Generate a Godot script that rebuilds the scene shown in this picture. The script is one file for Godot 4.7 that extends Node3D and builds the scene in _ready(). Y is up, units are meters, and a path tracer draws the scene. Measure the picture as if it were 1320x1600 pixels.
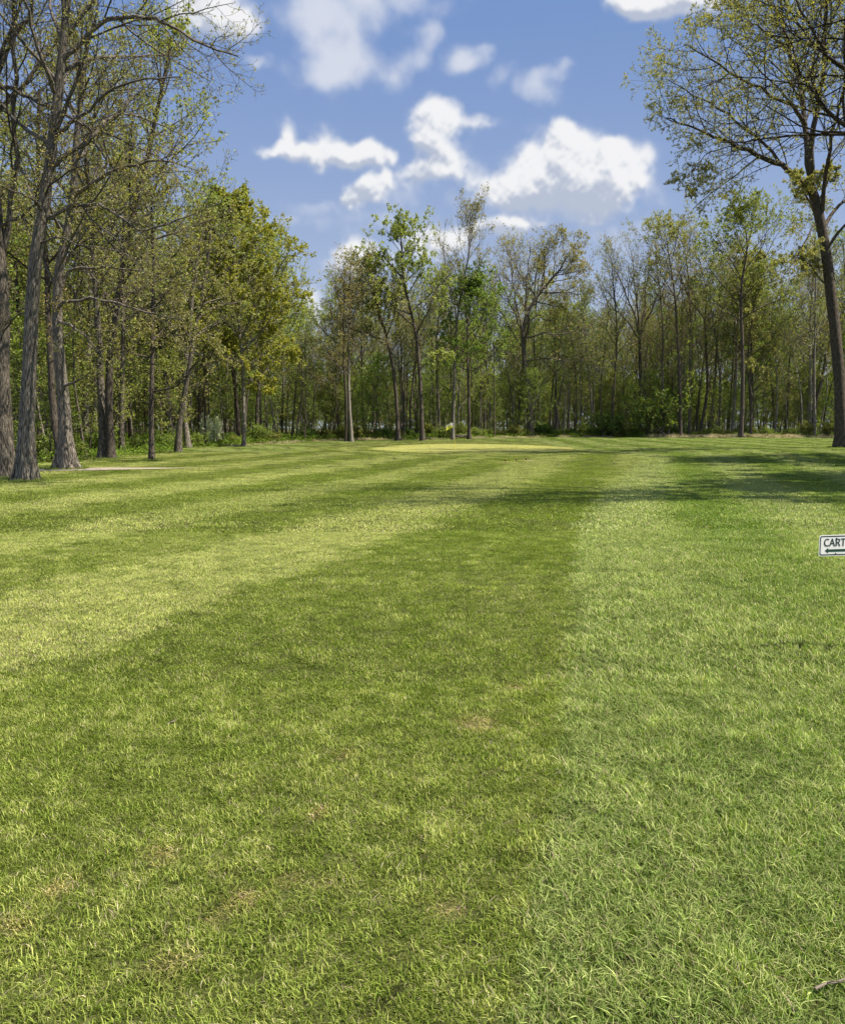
extends Node3D
# A golf hole in early May: fairway and rough running to a green with a flag, a hardwood wood behind.
# x right, y up, the view goes towards -z; "d" below is the distance along the view (d = -z), in metres.

const FOCAL := 1331.0
const HORIZON := 668.0
const EYE := 1.6

class Geo:
	var v := PackedVector3Array()
	var n := PackedVector3Array()
	var c := PackedColorArray()
	var uv := PackedVector2Array()
	var i := PackedInt32Array()
	var colored := false
	func mesh() -> ArrayMesh:
		var m := ArrayMesh.new()
		if i.is_empty():
			return m
		var a := []
		a.resize(Mesh.ARRAY_MAX)
		a[Mesh.ARRAY_VERTEX] = v
		a[Mesh.ARRAY_NORMAL] = n
		if not uv.is_empty():
			a[Mesh.ARRAY_TEX_UV] = uv
		if not c.is_empty():
			a[Mesh.ARRAY_COLOR] = c
		a[Mesh.ARRAY_INDEX] = i
		m.add_surface_from_arrays(Mesh.PRIMITIVE_TRIANGLES, a)
		return m
	func tri(a: Vector3, b: Vector3, d: Vector3) -> void:
		var k := v.size()
		var nn := (d - a).cross(b - a).normalized()
		v.append(a); v.append(b); v.append(d)
		n.append(nn); n.append(nn); n.append(nn)
		i.append(k); i.append(k + 1); i.append(k + 2)
	func quad(a: Vector3, b: Vector3, d: Vector3, e: Vector3) -> void:
		tri(a, b, d)
		tri(a, d, e)
	# a tube through pts with a radius at each point
	func tube(pts: PackedVector3Array, rad: PackedFloat32Array, sides: int, cap := false) -> void:
		var m := pts.size()
		var t := (pts[1] - pts[0]).normalized()
		var ref := Vector3.RIGHT if absf(t.x) < 0.8 else Vector3.FORWARD
		var s := t.cross(ref).normalized()
		var along := 0.0
		var first := v.size()
		var turns := maxf(1.0, roundf(TAU * rad[0] / 0.55))
		for k in m:
			if k > 0:
				along += pts[k].distance_to(pts[k - 1])
			var tk := (pts[mini(k + 1, m - 1)] - pts[maxi(k - 1, 0)]).normalized()
			s = (s - tk * s.dot(tk)).normalized()
			var b := tk.cross(s)
			for q in sides + 1:
				var a := TAU * q / sides
				var o := s * cos(a) + b * sin(a)
				v.append(pts[k] + o * rad[k])
				n.append(o)
				uv.append(Vector2(turns * q / sides, along / 1.1))
		for k in m - 1:
			for q in sides:
				var x := first + k * (sides + 1) + q
				var y := x + sides + 1
				i.append(x); i.append(y); i.append(x + 1)
				i.append(x + 1); i.append(y); i.append(y + 1)
		if cap:
			for e in [0, m - 1]:
				var k := v.size()
				var out: Vector3 = ((pts[0] - pts[1]) if e == 0 else (pts[m - 1] - pts[m - 2])).normalized()
				v.append(pts[e]); n.append(out); uv.append(Vector2(0.5, 0.5))
				for q in sides + 1:
					v.append(v[first + e * (sides + 1) + q]); n.append(out); uv.append(Vector2(0.5, 0.5))
				for q in sides:
					i.append(k); i.append(k + 1 + q); i.append(k + 2 + q)
	# a leaf: a folded rhomb
	func leaf(p: Vector3, along: Vector3, across: Vector3, col: Color) -> void:
		var k := v.size()
		var nn := along.cross(across).normalized()
		var mid := p + along * 0.45
		var dip := nn * across.length() * 0.25
		v.append(p); v.append(mid + across + dip); v.append(p + along); v.append(mid - across + dip)
		for q in 4:
			n.append(nn)
			c.append(col)
		i.append(k); i.append(k + 1); i.append(k + 2)
		i.append(k); i.append(k + 2); i.append(k + 3)

class Wood:
	var bark := Geo.new()
	var twig := Geo.new()
	var leaf := Geo.new()
	var rng := RandomNumberGenerator.new()
	var seg: Array = [14, 9, 6, 4, 3]
	var wander: Array = [0.05, 0.16, 0.2, 0.25, 0.3]
	var tropism: Array = [0.02, 0.05, 0.05, 0.05, 0.03]
	var kids: Array = [16, 6, 5, 3]
	var angle: Array = [0.85, 0.75, 0.8, 0.8]
	var ratio: Array = [0.3, 0.5, 0.5, 0.55]
	var from: Array = [0.4, 0.25, 0.2, 0.2]
	var deepest := 4
	var leaves := 8
	var leaf_size := 0.11
	var leaf_color := Color(0.16, 0.19, 0.045)
	var hue := 0.13
	var sag := 0.0
	var flare := 0.6
	var squash := 1.0

	func any() -> Vector3:
		return Vector3(rng.randfn(), rng.randfn(), rng.randfn()) * 0.58

	func grow(p: Vector3, dir: Vector3, length: float, r: float, level: int) -> void:
		var m: int = seg[level]
		var pts := PackedVector3Array()
		var rad := PackedFloat32Array()
		var d := dir.normalized()
		var step := length / m
		var tip := maxf(r * (0.3 if level < 3 else 0.45), 0.004)
		for k in m + 1:
			pts.append(p)
			rad.append(lerpf(r, tip, float(k) / m))
			d = (d + any() * float(wander[level]) + Vector3.UP * (float(tropism[level]) - sag * level)).normalized()
			p += d * step
		if level == 0:
			_root(pts, rad, 14)
		elif level == 1:
			bark.tube(pts, rad, 7)
		else:
			twig.tube(pts, rad, 4 if level == 2 else 3)
		if level < deepest:
			spread(pts, rad, length, level, kids[level], from[level])
		if level >= deepest - 1 and leaves > 0:
			var many := leaves if level == deepest else leaves / 2
			var spot := pts[m]
			for k in many:
				if k % 3 == 0:
					var at := pow(rng.randf(), 0.6) * m
					var a := mini(int(at), m - 1)
					spot = pts[a].lerp(pts[a + 1], at - a)
				put_leaf(spot)

	func put_leaf(q: Vector3) -> void:
		var s := leaf_size * rng.randf_range(0.5, 1.45)
		var al := (any() + Vector3(0, -0.1, 0)).normalized()
		var nn := (any() * 0.9 + Vector3(0, 0.7, 0)).normalized()
		var ac := al.cross(nn).normalized() * s * 0.36
		var b := 1.65 * rng.randf_range(0.65, 1.35)
		var shift := rng.randf_range(-hue, hue)  # chance alone: each leaf a little yellower or bluer
		leaf.leaf(q + any() * leaf_size * 0.5, al * s, ac, Color(leaf_color.r * b * (1.0 + shift), leaf_color.g * b, leaf_color.b * b * (1.0 - shift * 0.5)))

	# limbs, branches or twigs along a grown piece
	func spread(pts: PackedVector3Array, rad: PackedFloat32Array, length: float, level: int, many: int, start: float) -> void:
		var m := pts.size() - 1
		var turn := rng.randf() * TAU
		for k in many:
			var t := lerpf(start, 0.99, (k + rng.randf()) / many)
			var at := t * m
			var a := mini(int(at), m - 1)
			var q := pts[a].lerp(pts[a + 1], at - a)
			var d := (pts[a + 1] - pts[a]).normalized()
			var side := d.cross(Vector3.UP if absf(d.y) < 0.9 else Vector3.RIGHT).normalized()
			turn += 2.4 + rng.randf_range(-0.5, 0.5)
			var out := side.rotated(d, turn)
			var ang: float = float(angle[level]) * rng.randf_range(0.75, 1.25)
			var l: float = length * float(ratio[level]) * rng.randf_range(0.7, 1.3)
			if level == 0:
				var u := (t - start) / (1.0 - start)
				l *= 0.45 + 0.75 * sin(PI * clampf(0.25 + 0.72 * u, 0, 1))
				ang *= 1.25 - 0.75 * u
			else:
				l *= 1.15 - 0.6 * t
			var r := lerpf(rad[a], rad[a + 1], at - a)
			var cr := minf(r * 0.6, 0.0095 * l + 0.003) if level > 0 else minf(r * 0.5, 0.02 * l)
			grow(q, d * cos(ang) + out * sin(ang), l, cr, level + 1)

	# a trunk with a root flare and ridged sides
	func _root(pts: PackedVector3Array, rad: PackedFloat32Array, sides: int) -> void:
		var fine := PackedVector3Array()
		var fr := PackedFloat32Array()
		var m := pts.size() - 1
		for k in m * 3 + 1:
			var at := k / 3.0
			var a := mini(int(at), m - 1)
			var u := at - a
			fine.append(pts[a].cubic_interpolate(pts[a + 1], pts[maxi(a - 1, 0)], pts[mini(a + 2, m)], u))
			fr.append(lerpf(rad[a], rad[a + 1], u))
		# extra rings close to the ground
		var lo := PackedVector3Array()
		var lr := PackedFloat32Array()
		for h in [-0.35, -0.1, 0.05, 0.2, 0.45, 0.8]:
			var dirn := (fine[1] - fine[0]).normalized()
			lo.append(fine[0] + dirn * h)
			lr.append(fr[0])
		var keep := 1
		while keep < fine.size() and fine[keep].distance_to(fine[0]) < 1.0:
			keep += 1
		for k in range(keep, fine.size()):
			lo.append(fine[k])
			lr.append(fr[k])
		var first := bark.v.size()
		bark.tube(lo, lr, sides)
		var ph := rng.randf() * TAU
		for k in lo.size():
			var h := maxf(0.0, (lo[k] - fine[0]).length()) if k > 1 else 0.0
			for q in sides + 1:
				var j := first + k * (sides + 1) + q
				var a := TAU * q / sides
				var lobes := 0.6 + 0.55 * sin(a * 4.0 + ph) + 0.25 * sin(a * 7.0 + ph * 2.0)
				var f := 1.0 + flare * exp(-h / (0.35 + fr[0])) * lobes + 0.05 * sin(a * 3.0 + h * 1.7 + ph) + 0.035 * sin(a * 6.0 - h * 4.3)
				bark.v[j] = lo[k] + (bark.v[j] - lo[k]) * f

	# a limb that follows the given points; it is resampled and roughened, then bears branches
	func guided(pts: PackedVector3Array, r0: float, r1: float, level: int, many: int, start: float, rough := 0.03) -> void:
		var fine := PackedVector3Array()
		var rad := PackedFloat32Array()
		var m := pts.size() - 1
		for k in m * 3 + 1:
			var at := k / 3.0
			var a := mini(int(at), m - 1)
			var q := pts[a].cubic_interpolate(pts[a + 1], pts[maxi(a - 1, 0)], pts[mini(a + 2, m)], at - a)
			if k > 0 and k < m * 3:
				q += any() * rough * (pts[a + 1] - pts[a]).length()
			fine.append(q)
			rad.append(lerpf(r0, r1, float(k) / (m * 3)))
		if level == 0:
			_root(pts, _taper(r0, r1, pts.size()), 20)
		else:
			bark.tube(fine, rad, 8)
		var length := 0.0
		for k in m:
			length += pts[k].distance_to(pts[k + 1])
		if many > 0:
			spread(fine, rad, length, level, many, start)

	func _taper(r0: float, r1: float, many: int) -> PackedFloat32Array:
		var r := PackedFloat32Array()
		for k in many:
			r.append(lerpf(r0, r1, float(k) / (many - 1)))
		return r

var noise := FastNoiseLite.new()
var rng := RandomNumberGenerator.new()
var used := {}
var bark_mats := []
var leaf_mats := []

func _ready() -> void:
	# camera
	var cam := Camera3D.new()
	cam.name = "camera"
	cam.fov = rad_to_deg(2.0 * atan(800.0 / FOCAL))
	cam.near = 0.05
	cam.far = 1500.0
	cam.position = Vector3(0, EYE, 0)
	cam.rotation.x = -atan((800.0 - HORIZON) / FOCAL)
	add_child(cam)
	cam.current = true
	noise.seed = 3
	noise.frequency = 0.01
	noise.fractal_octaves = 3
	rng.seed = 77
	# sky
	var env := Environment.new()
	env.background_mode = Environment.BG_SKY
	var sky := Sky.new()
	var pano := PanoramaSkyMaterial.new()
	pano.panorama = make_sky()
	pano.energy_multiplier = 0.445
	sky.sky_material = pano
	env.sky = sky
	env.tonemap_mode = Environment.TONE_MAPPER_LINEAR
	env.tonemap_exposure = 2.2
	env.sdfgi_enabled = true
	env.ssao_enabled = true
	env.ssil_enabled = true
	var we := WorldEnvironment.new()
	we.name = "world"
	we.environment = env
	add_child(we)
	# sun: high on the right, a little behind the camera
	var sun := DirectionalLight3D.new()
	sun.name = "sun"
	sun.light_color = Color(1.0, 0.95, 0.87)
	sun.light_energy = 1.5
	sun.light_angular_distance = 0.5
	sun.shadow_enabled = true
	add_child(sun)
	var to_sun := Vector3(cos(deg_to_rad(12.0)), tan(deg_to_rad(59.0)), sin(deg_to_rad(12.0))).normalized()
	sun.look_at_from_position(to_sun * 100.0, Vector3.ZERO)
	print("sky ", Time.get_ticks_msec())
	for w in [[540, 1180, 0.05], [500, 1270, 0.045], [385, 1405, 0.05], [345, 1432, 0.04], [508, 1378, 0.04], [455, 1378, 0.03], [745, 1132, 0.1], [808, 1075, 0.06], [270, 1510, 0.05], [90, 1390, 0.05], [30, 1450, 0.05], [700, 1420, 0.05], [1010, 905, 0.3], [960, 910, 0.25], [1180, 1070, 0.18], [250, 1340, 0.06]]:
		var p := foot(w[0], w[1])
		worn.append(Vector3(p.x, -p.z, w[2]))
	build_ground()
	build_turf()
	print("turf ", Time.get_ticks_msec())
	build_wood()
	print("wood ", Time.get_ticks_msec())
	build_objects()
	print("done ", Time.get_ticks_msec())

# ---------------------------------------------------------------- helpers

func ray(px: float, py: float) -> Vector3:
	var p := atan((800.0 - HORIZON) / FOCAL)
	var y := -(py - 800.0) / FOCAL
	return Vector3((px - 660.0) / FOCAL, y * cos(p) - sin(p), -y * sin(p) - cos(p))

func at(px: float, py: float, d: float) -> Vector3:
	var r := ray(px, py)
	return Vector3(0, EYE, 0) + r * (d / -r.z)

func soft(a: float, b: float, x: float) -> float:
	var t := clampf((x - a) / (b - a), 0.0, 1.0)
	return t * t * (3.0 - 2.0 * t)

func land(x: float, z: float) -> float:
	var d := -z
	return 0.13 * soft(28, 56, d) + 0.47 * soft(56, 90, d) + 0.25 * soft(8, 24, x) * soft(25, 50, d) * (1.0 - soft(60, 85, d)) + 0.035 * noise.get_noise_2d(x * 9.0, z * 9.0) * soft(2, 9, d)

func on_land(x: float, d: float) -> Vector3:
	return Vector3(x, land(x, -d), -d)

# the point of the ground seen at this pixel
func foot(px: float, py: float) -> Vector3:
	var r := ray(px, py)
	var d := 30.0
	for k in 60:
		var x := r.x / -r.z * d
		d = lerpf(d, (EYE - land(x, -d)) / (r.y / r.z), 0.5)
	return on_land(r.x / -r.z * d, d)

func steps(table: Array, x: float) -> float:
	for k in table.size() - 1:
		if x <= table[k + 1][0]:
			return lerpf(table[k][1], table[k + 1][1], clampf((x - table[k][0]) / (table[k + 1][0] - table[k][0]), 0, 1))
	return table[-1][1]

const WOOD_LEFT := [[10, -30], [24, -23], [32, -19], [38, -16.5], [44, -15.5], [58, -16.0], [64, -14.5], [70, -12.2], [77, -8.0]]
const WOOD_FAR := [[-8, 77], [0, 81], [7, 84], [13, 87.5], [25, 88.5], [40, 86], [60, 82]]
func wood_depth(x: float, d: float) -> float:
	if x < -8.0 and d < 77.0:
		return steps(WOOD_LEFT, d) - x
	return d - steps(WOOD_FAR, x)

const FAIRWAY_EDGE := [[0, -0.5], [2.3, 0.29], [2.84, 0.42], [3.9, 0.66], [5.6, 0.98], [7.55, 1.36], [11.7, 2.15], [17.5, 3.55], [23, 5.2], [30, 7.3], [40, 10.2], [46, 11.6], [50, 11.4], [54, 10.0], [90, 10.0]]
func fairway_edge(d: float) -> float:
	return steps(FAIRWAY_EDGE, d) + 0.05 * noise.get_noise_2d(d * 40.0, 7.0) + 0.03 * noise.get_noise_2d(d * 190.0, 3.0)

func green_radius(x: float, d: float) -> float:
	return Vector2((x - 3.6) / 7.0, (d - 59.5) / 10.0).length()

func named(called: String) -> String:
	if not used.has(called):
		used[called] = 0
		return called
	used[called] += 1
	return "%s_%03d" % [called, used[called]]

func thing(called: String, label: String, category: String, where: Vector3, turn := 0.0, group := "") -> Node3D:
	var o := Node3D.new()
	o.name = named(called)
	add_child(o, true)
	o.position = where
	o.rotation.y = turn
	o.set_meta("label", label)
	o.set_meta("category", category)
	if group:
		o.set_meta("group", group)
	return o

func part(called: String, m: Mesh, mat: Material, parent: Node3D) -> MeshInstance3D:
	var o := MeshInstance3D.new()
	o.name = called
	o.mesh = m
	o.material_override = mat
	parent.add_child(o, true)
	return o

func setting(called: String, m: Mesh, mat: Material) -> MeshInstance3D:
	var o := part(called, m, mat, self)
	o.set_meta("kind", "structure")
	return o

func noise_map(seed_: int, freq: float, octaves: int, stops: Array, size := 512) -> NoiseTexture2D:
	var n := FastNoiseLite.new()
	n.seed = seed_
	n.noise_type = FastNoiseLite.TYPE_SIMPLEX_SMOOTH
	n.frequency = freq
	n.fractal_octaves = octaves
	var t := NoiseTexture2D.new()
	t.width = size
	t.height = size
	t.seamless = true
	t.noise = n
	if stops:
		var g := Gradient.new()
		var off := PackedFloat32Array()
		var col := PackedColorArray()
		for s in stops:
			off.append(s[0])
			col.append(Color(s[1].r, s[1].g, s[1].b).linear_to_srgb())
		g.offsets = off
		g.colors = col
		t.color_ramp = g
	return t

func bark_material(seed_: int, dark: Color, light: Color) -> StandardMaterial3D:
	var m := StandardMaterial3D.new()
	m.albedo_texture = noise_map(seed_, 0.018, 5, [[0.3, dark], [0.5, dark.lerp(light, 0.6)], [0.72, light]])
	m.heightmap_enabled = true
	m.heightmap_texture = noise_map(seed_, 0.018, 5, [])
	m.heightmap_scale = 5.0
	m.uv1_scale = Vector3(1.6, 0.35, 1)
	m.roughness = 0.95
	m.metallic_specular = 0.2
	return m

func leaf_material(tint: Color) -> StandardMaterial3D:
	var m := StandardMaterial3D.new()
	m.vertex_color_use_as_albedo = true
	m.albedo_color = tint
	m.roughness = 0.6
	m.metallic_specular = 0.3
	m.backlight_enabled = true
	m.backlight = Color(0.92, 0.96, 0.55)
	m.cull_mode = BaseMaterial3D.CULL_DISABLED
	return m

func flat(col: Color, rough := 0.8) -> StandardMaterial3D:
	var m := StandardMaterial3D.new()
	m.albedo_color = col.linear_to_srgb()
	m.roughness = rough
	return m

# ---------------------------------------------------------------- sky

# cumulus seen in the photograph: where (in picture units turned into directions), half sizes, weight
const PUFFS := [
	# big bank on the right
	[775, 292, 40, 22, 0.9], [812, 280, 44, 34, 1.0], [850, 258, 46, 40, 1.1], [888, 218, 26, 34, 1.05], [880, 200, 16, 18, 0.8], [915, 262, 48, 40, 1.1], [958, 240, 24, 22, 0.95], [960, 275, 34, 36, 1.0], [900, 295, 70, 26, 0.9], [1000, 262, 20, 34, 0.62], [1022, 238, 20, 14, 0.62], [985, 300, 30, 22, 0.6], [850, 312, 80, 18, 0.72], [930, 330, 50, 16, 0.5], [800, 345, 60, 16, 0.62], [880, 345, 60, 14, 0.45],
	# column in the middle
	[672, 168, 26, 18, 0.85], [700, 178, 26, 24, 0.9], [725, 188, 26, 14, 0.75], [757, 186, 22, 7, 0.6], [668, 200, 24, 22, 0.9], [690, 222, 30, 22, 0.85], [680, 252, 34, 22, 0.85], [718, 262, 26, 20, 0.85], [655, 272, 36, 18, 0.72], [700, 280, 40, 12, 0.6],
	# row on the left
	[451, 206, 20, 24, 1.0], [440, 228, 24, 17, 1.0], [420, 236, 18, 9, 0.85], [512, 226, 26, 22, 1.0], [535, 240, 26, 18, 0.95], [560, 242, 24, 14, 0.9], [588, 240, 28, 18, 0.95], [614, 240, 16, 11, 0.7], [565, 250, 26, 10, 0.75], [468, 242, 22, 12, 0.95], [485, 238, 20, 12, 0.9], [500, 256, 14, 12, 0.7],
	# small one below
	[562, 302, 32, 20, 1.05], [590, 288, 24, 22, 1.0], [602, 275, 11, 11, 0.7], [540, 312, 16, 10, 0.7],
	# low ones behind the trees
	[552, 388, 26, 22, 1.05], [565, 412, 50, 26, 0.9], [690, 376, 60, 20, 0.7], [760, 362, 50, 18, 0.75], [800, 352, 20, 16, 0.9], [490, 468, 18, 22, 0.8], [660, 395, 60, 30, 0.8], [480, 500, 40, 30, 0.6],
	# the edge of one over the right tree and one over the left
	[1000, 4, 40, 16, 1.05], [1040, 10, 46, 20, 1.1], [1085, 2, 40, 18, 1.0], [1030, -30, 90, 30, 1.1],
	[350, 8, 46, 34, 1.05], [372, 40, 30, 20, 0.85], [392, 90, 26, 12, 0.6], [300, 0, 50, 50, 0.8],
]
# thin, torn cloud
const VEILS := [
	[470, 10, 40, 40, 0.8], [520, 30, 50, 44, 1.0], [570, 10, 70, 26, 1.0], [640, 0, 70, 20, 0.95], [530, 85, 50, 44, 1.05], [490, 110, 44, 26, 0.85], [570, 105, 46, 26, 0.9], [620, 115, 40, 22, 0.75], [655, 80, 20, 30, 0.85], [672, 55, 14, 18, 0.75], [530, 130, 40, 16, 0.75],
	[712, 92, 18, 16, 1.15], [735, 90, 24, 12, 1.0], [758, 82, 16, 6, 0.8], [725, 108, 18, 10, 0.8],
	[840, 135, 30, 14, 1.05], [862, 118, 20, 9, 1.0], [876, 102, 12, 7, 0.85], [855, 148, 26, 12, 0.8], [795, 115, 24, 16, 0.6], [770, 130, 16, 12, 0.55],
	[500, 325, 50, 10, 0.7], [640, 300, 60, 24, 0.5], [820, 318, 90, 30, 0.7], [600, 345, 90, 14, 0.5], [1010, 300, 30, 40, 0.55], [460, 350, 60, 12, 0.55], [960, 375, 80, 20, 0.6],
]
var puffs := []
var veils := []
var puff_noise := FastNoiseLite.new()
var sky_noise := FastNoiseLite.new()
var lump_noise := FastNoiseLite.new()

const BANK_W := 320
const BANK_H := 170
var heaps := PackedFloat32Array()
var rags := PackedFloat32Array()

# the sum of soft discs on a fine grid of directions: 1.28 rad wide, 0.68 rad high
func fill_bank(list: Array) -> PackedFloat32Array:
	var g := PackedFloat32Array()
	g.resize(BANK_W * BANK_H)
	for p in list:
		for y in BANK_H:
			var dy: float = (y * 0.004 - p[1]) / p[3]
			if dy * dy > 2.6:
				continue
			for x in BANK_W:
				var dx: float = (x * 0.004 - 0.64 - p[0]) / p[2]
				var q := dx * dx + dy * dy
				if q < 2.6:
					var e := 1.0 - q / 2.6
					g[y * BANK_W + x] += p[4] * e * e
	return g

func bank(g: PackedFloat32Array, az: float, el: float) -> float:
	var x := clampf((az + 0.64) / 0.004, 0.0, BANK_W - 1.001)
	var y := clampf(el / 0.004, 0.0, BANK_H - 1.001)
	var k := int(y) * BANK_W + int(x)
	var u := x - int(x)
	return lerpf(lerpf(g[k], g[k + 1], u), lerpf(g[k + BANK_W], g[k + BANK_W + 1], u), y - int(y))

# (heaped cloud, torn cloud) towards a direction
func cloud(az: float, el: float) -> Vector2:
	var dir := Vector3(sin(az) * cos(el), sin(el), -cos(az) * cos(el))
	var edge := puff_noise.get_noise_3dv(dir * 300.0)
	var lumps := 0.0
	var inside := soft(-0.62, -0.5, az) * (1.0 - soft(0.5, 0.62, az)) * (1.0 - soft(0.5, 0.6, el))
	var s := Vector2.ZERO
	if inside > 0.0:
		var wx := az + puff_noise.get_noise_3d(dir.x * 170.0 + 9.0, dir.y * 170.0, dir.z * 170.0) * 0.013
		var wy := el + puff_noise.get_noise_3d(dir.x * 170.0, dir.y * 170.0 + 40.0, dir.z * 170.0) * 0.011
		var heap := bank(heaps, wx, wy)
		var rag := bank(rags, wx, wy)
		if heap > 0.05:
			lumps = lump_noise.get_noise_3dv(dir * 300.0)
		s.x = heap * 1.45 - 0.5 + (edge * 0.7 + lumps * 0.55) * minf(1.0, heap * 3.0)
		s.y = rag * 1.0 - 0.32 + edge * 0.9 * minf(1.0, rag * 3.0)
	var free := Vector2(-1, -1)
	if inside < 1.0:
		var base := sky_noise.get_noise_3dv(dir * Vector3(60, 90, 60))
		free = Vector2((base - 0.14) * 3.2 + edge * 0.5, (base - 0.02) * 2.0 + edge * 0.8)
	return free.lerp(s, inside)

func sky_color(az: float, el: float) -> Color:
	var up := sin(maxf(el, 0.0))
	var c := Color(0.64, 0.72, 0.84).lerp(Color(0.12, 0.25, 0.575), 1.0 - pow(1.0 - clampf(up * 1.15, 0, 1), 2.9))
	var a := cloud(az, el)
	var torn := soft(-0.4, 1.9, a.y)
	if torn > 0.0:
		c = c.lerp(Color(0.72, 0.76, 0.86), torn * 0.9)
	var cover := soft(-0.5, 0.95, a.x)
	if cover <= 0.003:
		return c
	# heaped cloud stands out like a hilly surface, lit from high on the right; what lies under more cloud is greyer
	var e := 0.0045
	var dx := cloud(az + e, el).x - a.x
	var dy := cloud(az, el + e).x - a.x
	var over := cloud(az + 0.01, el + 0.04).x
	var lit := clampf(0.84 - 0.4 * dx - 0.7 * dy - 0.34 * soft(0.0, 1.9, over), 0.42, 0.97)
	var white := Color(0.48, 0.54, 0.67).lerp(Color(0.93, 0.935, 0.95), soft(0.35, 0.98, lit))
	return c.lerp(white, cover * (0.86 + 0.13 * soft(0.0, 0.9, a.x)))

func make_sky() -> ImageTexture:
	puff_noise.seed = 11
	puff_noise.frequency = 0.09
	puff_noise.fractal_octaves = 6
	puff_noise.fractal_gain = 0.47
	lump_noise.seed = 21
	lump_noise.noise_type = FastNoiseLite.TYPE_CELLULAR
	lump_noise.cellular_return_type = FastNoiseLite.RETURN_DISTANCE
	lump_noise.frequency = 0.16
	lump_noise.fractal_type = FastNoiseLite.FRACTAL_FBM
	lump_noise.fractal_octaves = 3
	lump_noise.fractal_gain = 0.5
	sky_noise.seed = 5
	sky_noise.frequency = 0.028
	sky_noise.fractal_octaves = 5
	for list in [PUFFS, VEILS]:
		for p in list:
			var r := ray(p[0], p[1])
			var e := atan2(r.y, Vector2(r.x, r.z).length())
			(puffs if list == PUFFS else veils).append([atan2(r.x, -r.z), e, p[2] / FOCAL, p[3] / FOCAL, p[4]])
	heaps = fill_bank(puffs)
	rags = fill_bank(veils)
	var w := 4096
	var h := 2048
	var small := PackedByteArray()
	var sw := 512
	var sh := 256
	small.resize(sw * sh * 3)
	for y in sh:
		var el := PI / 2 - (y + 0.5) / sh * PI
		for x in sw:
			var c := Color(0.2, 0.22, 0.14) if el < -0.02 else sky_color(wrapf((x + 0.5) / sw * TAU, -PI, PI), el)
			c = c.linear_to_srgb()
			var k := (y * sw + x) * 3
			small[k] = int(c.r * 255.0)
			small[k + 1] = int(c.g * 255.0)
			small[k + 2] = int(c.b * 255.0)
	var im := Image.create_from_data(sw, sh, false, Image.FORMAT_RGB8, small)
	im.resize(w, h, Image.INTERPOLATE_BILINEAR)
	var half := 380
	var rows := 420
	var fine := PackedByteArray()
	fine.resize(half * 2 * rows * 3)
	for y in rows:
		var el := (rows - y - 0.5) / h * PI
		for x in half * 2:
			var c := sky_color((x - half + 0.5) / w * TAU, el).linear_to_srgb()
			var k := (y * half * 2 + x) * 3
			fine[k] = int(c.r * 255.0)
			fine[k + 1] = int(c.g * 255.0)
			fine[k + 2] = int(c.b * 255.0)
	var piece := Image.create_from_data(half * 2, rows, false, Image.FORMAT_RGB8, fine)
	im.blit_rect(piece, Rect2i(half, 0, half, rows), Vector2i(0, h / 2 - rows))
	im.blit_rect(piece, Rect2i(0, 0, half, rows), Vector2i(w - half, h / 2 - rows))
	return ImageTexture.create_from_image(im)

# ---------------------------------------------------------------- grass

# a tuft: blades scattered over a disc, bending mostly towards -z
func tuft(seed_: int, many: int, radius: float, tall: Vector2, width: float, lean: float, joints: int, straw: float, palette: Array) -> ArrayMesh:
	var g := Geo.new()
	var r := RandomNumberGenerator.new()
	r.seed = seed_
	for k in many:
		var a := r.randf() * TAU
		var p := Vector3(cos(a), 0, sin(a)) * sqrt(r.randf()) * radius
		var h := r.randf_range(tall.x, tall.y)
		var w := width * r.randf_range(0.6, 1.3)
		var out := Vector3(r.randfn() * 0.75, 0, r.randfn() * 0.75 - lean).limit_length(1.6)
		var face := Vector3(-out.z, 0, out.x).normalized().rotated(Vector3.UP, r.randf_range(-0.9, 0.9))
		if out.z * face.x - out.x * face.z < 0.0:
			face = -face
		var col: Color = palette[r.randi() % palette.size()]
		var b := r.randf_range(0.42, 1.58)
		if r.randf() < straw:
			col = Color(0.42, 0.35, 0.19)
		col = Color(col.r * b, col.g * b, col.b * b)
		var first := g.v.size()
		var prev := p
		var bend := r.randf_range(0.3, 1.15)
		var nn := Vector3.UP
		for j in joints + 1:
			var t := float(j) / joints
			var q := p + Vector3(0, h * (t - 0.32 * bend * t * t), 0) + out * h * bend * t * t
			if j < joints:
				var along := (out * bend * 2.0 * t + Vector3(0, 1.0 - 0.64 * bend * t, 0)).normalized()
				nn = along.cross(face).normalized()
				var ww := w * (1.0 - 0.55 * t) * 0.5
				g.v.append(q - face * ww); g.v.append(q + face * ww)
				g.n.append(nn); g.n.append(nn)
				g.c.append(col); g.c.append(col)
			else:
				g.v.append(q); g.n.append(nn); g.c.append(col)
			prev = q
		for j in joints - 1:
			var x := first + j * 2
			g.i.append_array([x, x + 1, x + 2, x + 1, x + 3, x + 2])
		var y := first + (joints - 1) * 2
		g.i.append_array([y, y + 1, y + 2])
	return g.mesh()

class Lawn:
	var meshes := []
	var where := []
	var tints := []
	func _init(m: Array) -> void:
		for k in m:
			meshes.append(k)
			where.append([])
			tints.append(PackedColorArray())
	func add(k: int, t: Transform3D, c: Color) -> void:
		where[k].append(t)
		tints[k].append(c)

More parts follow.
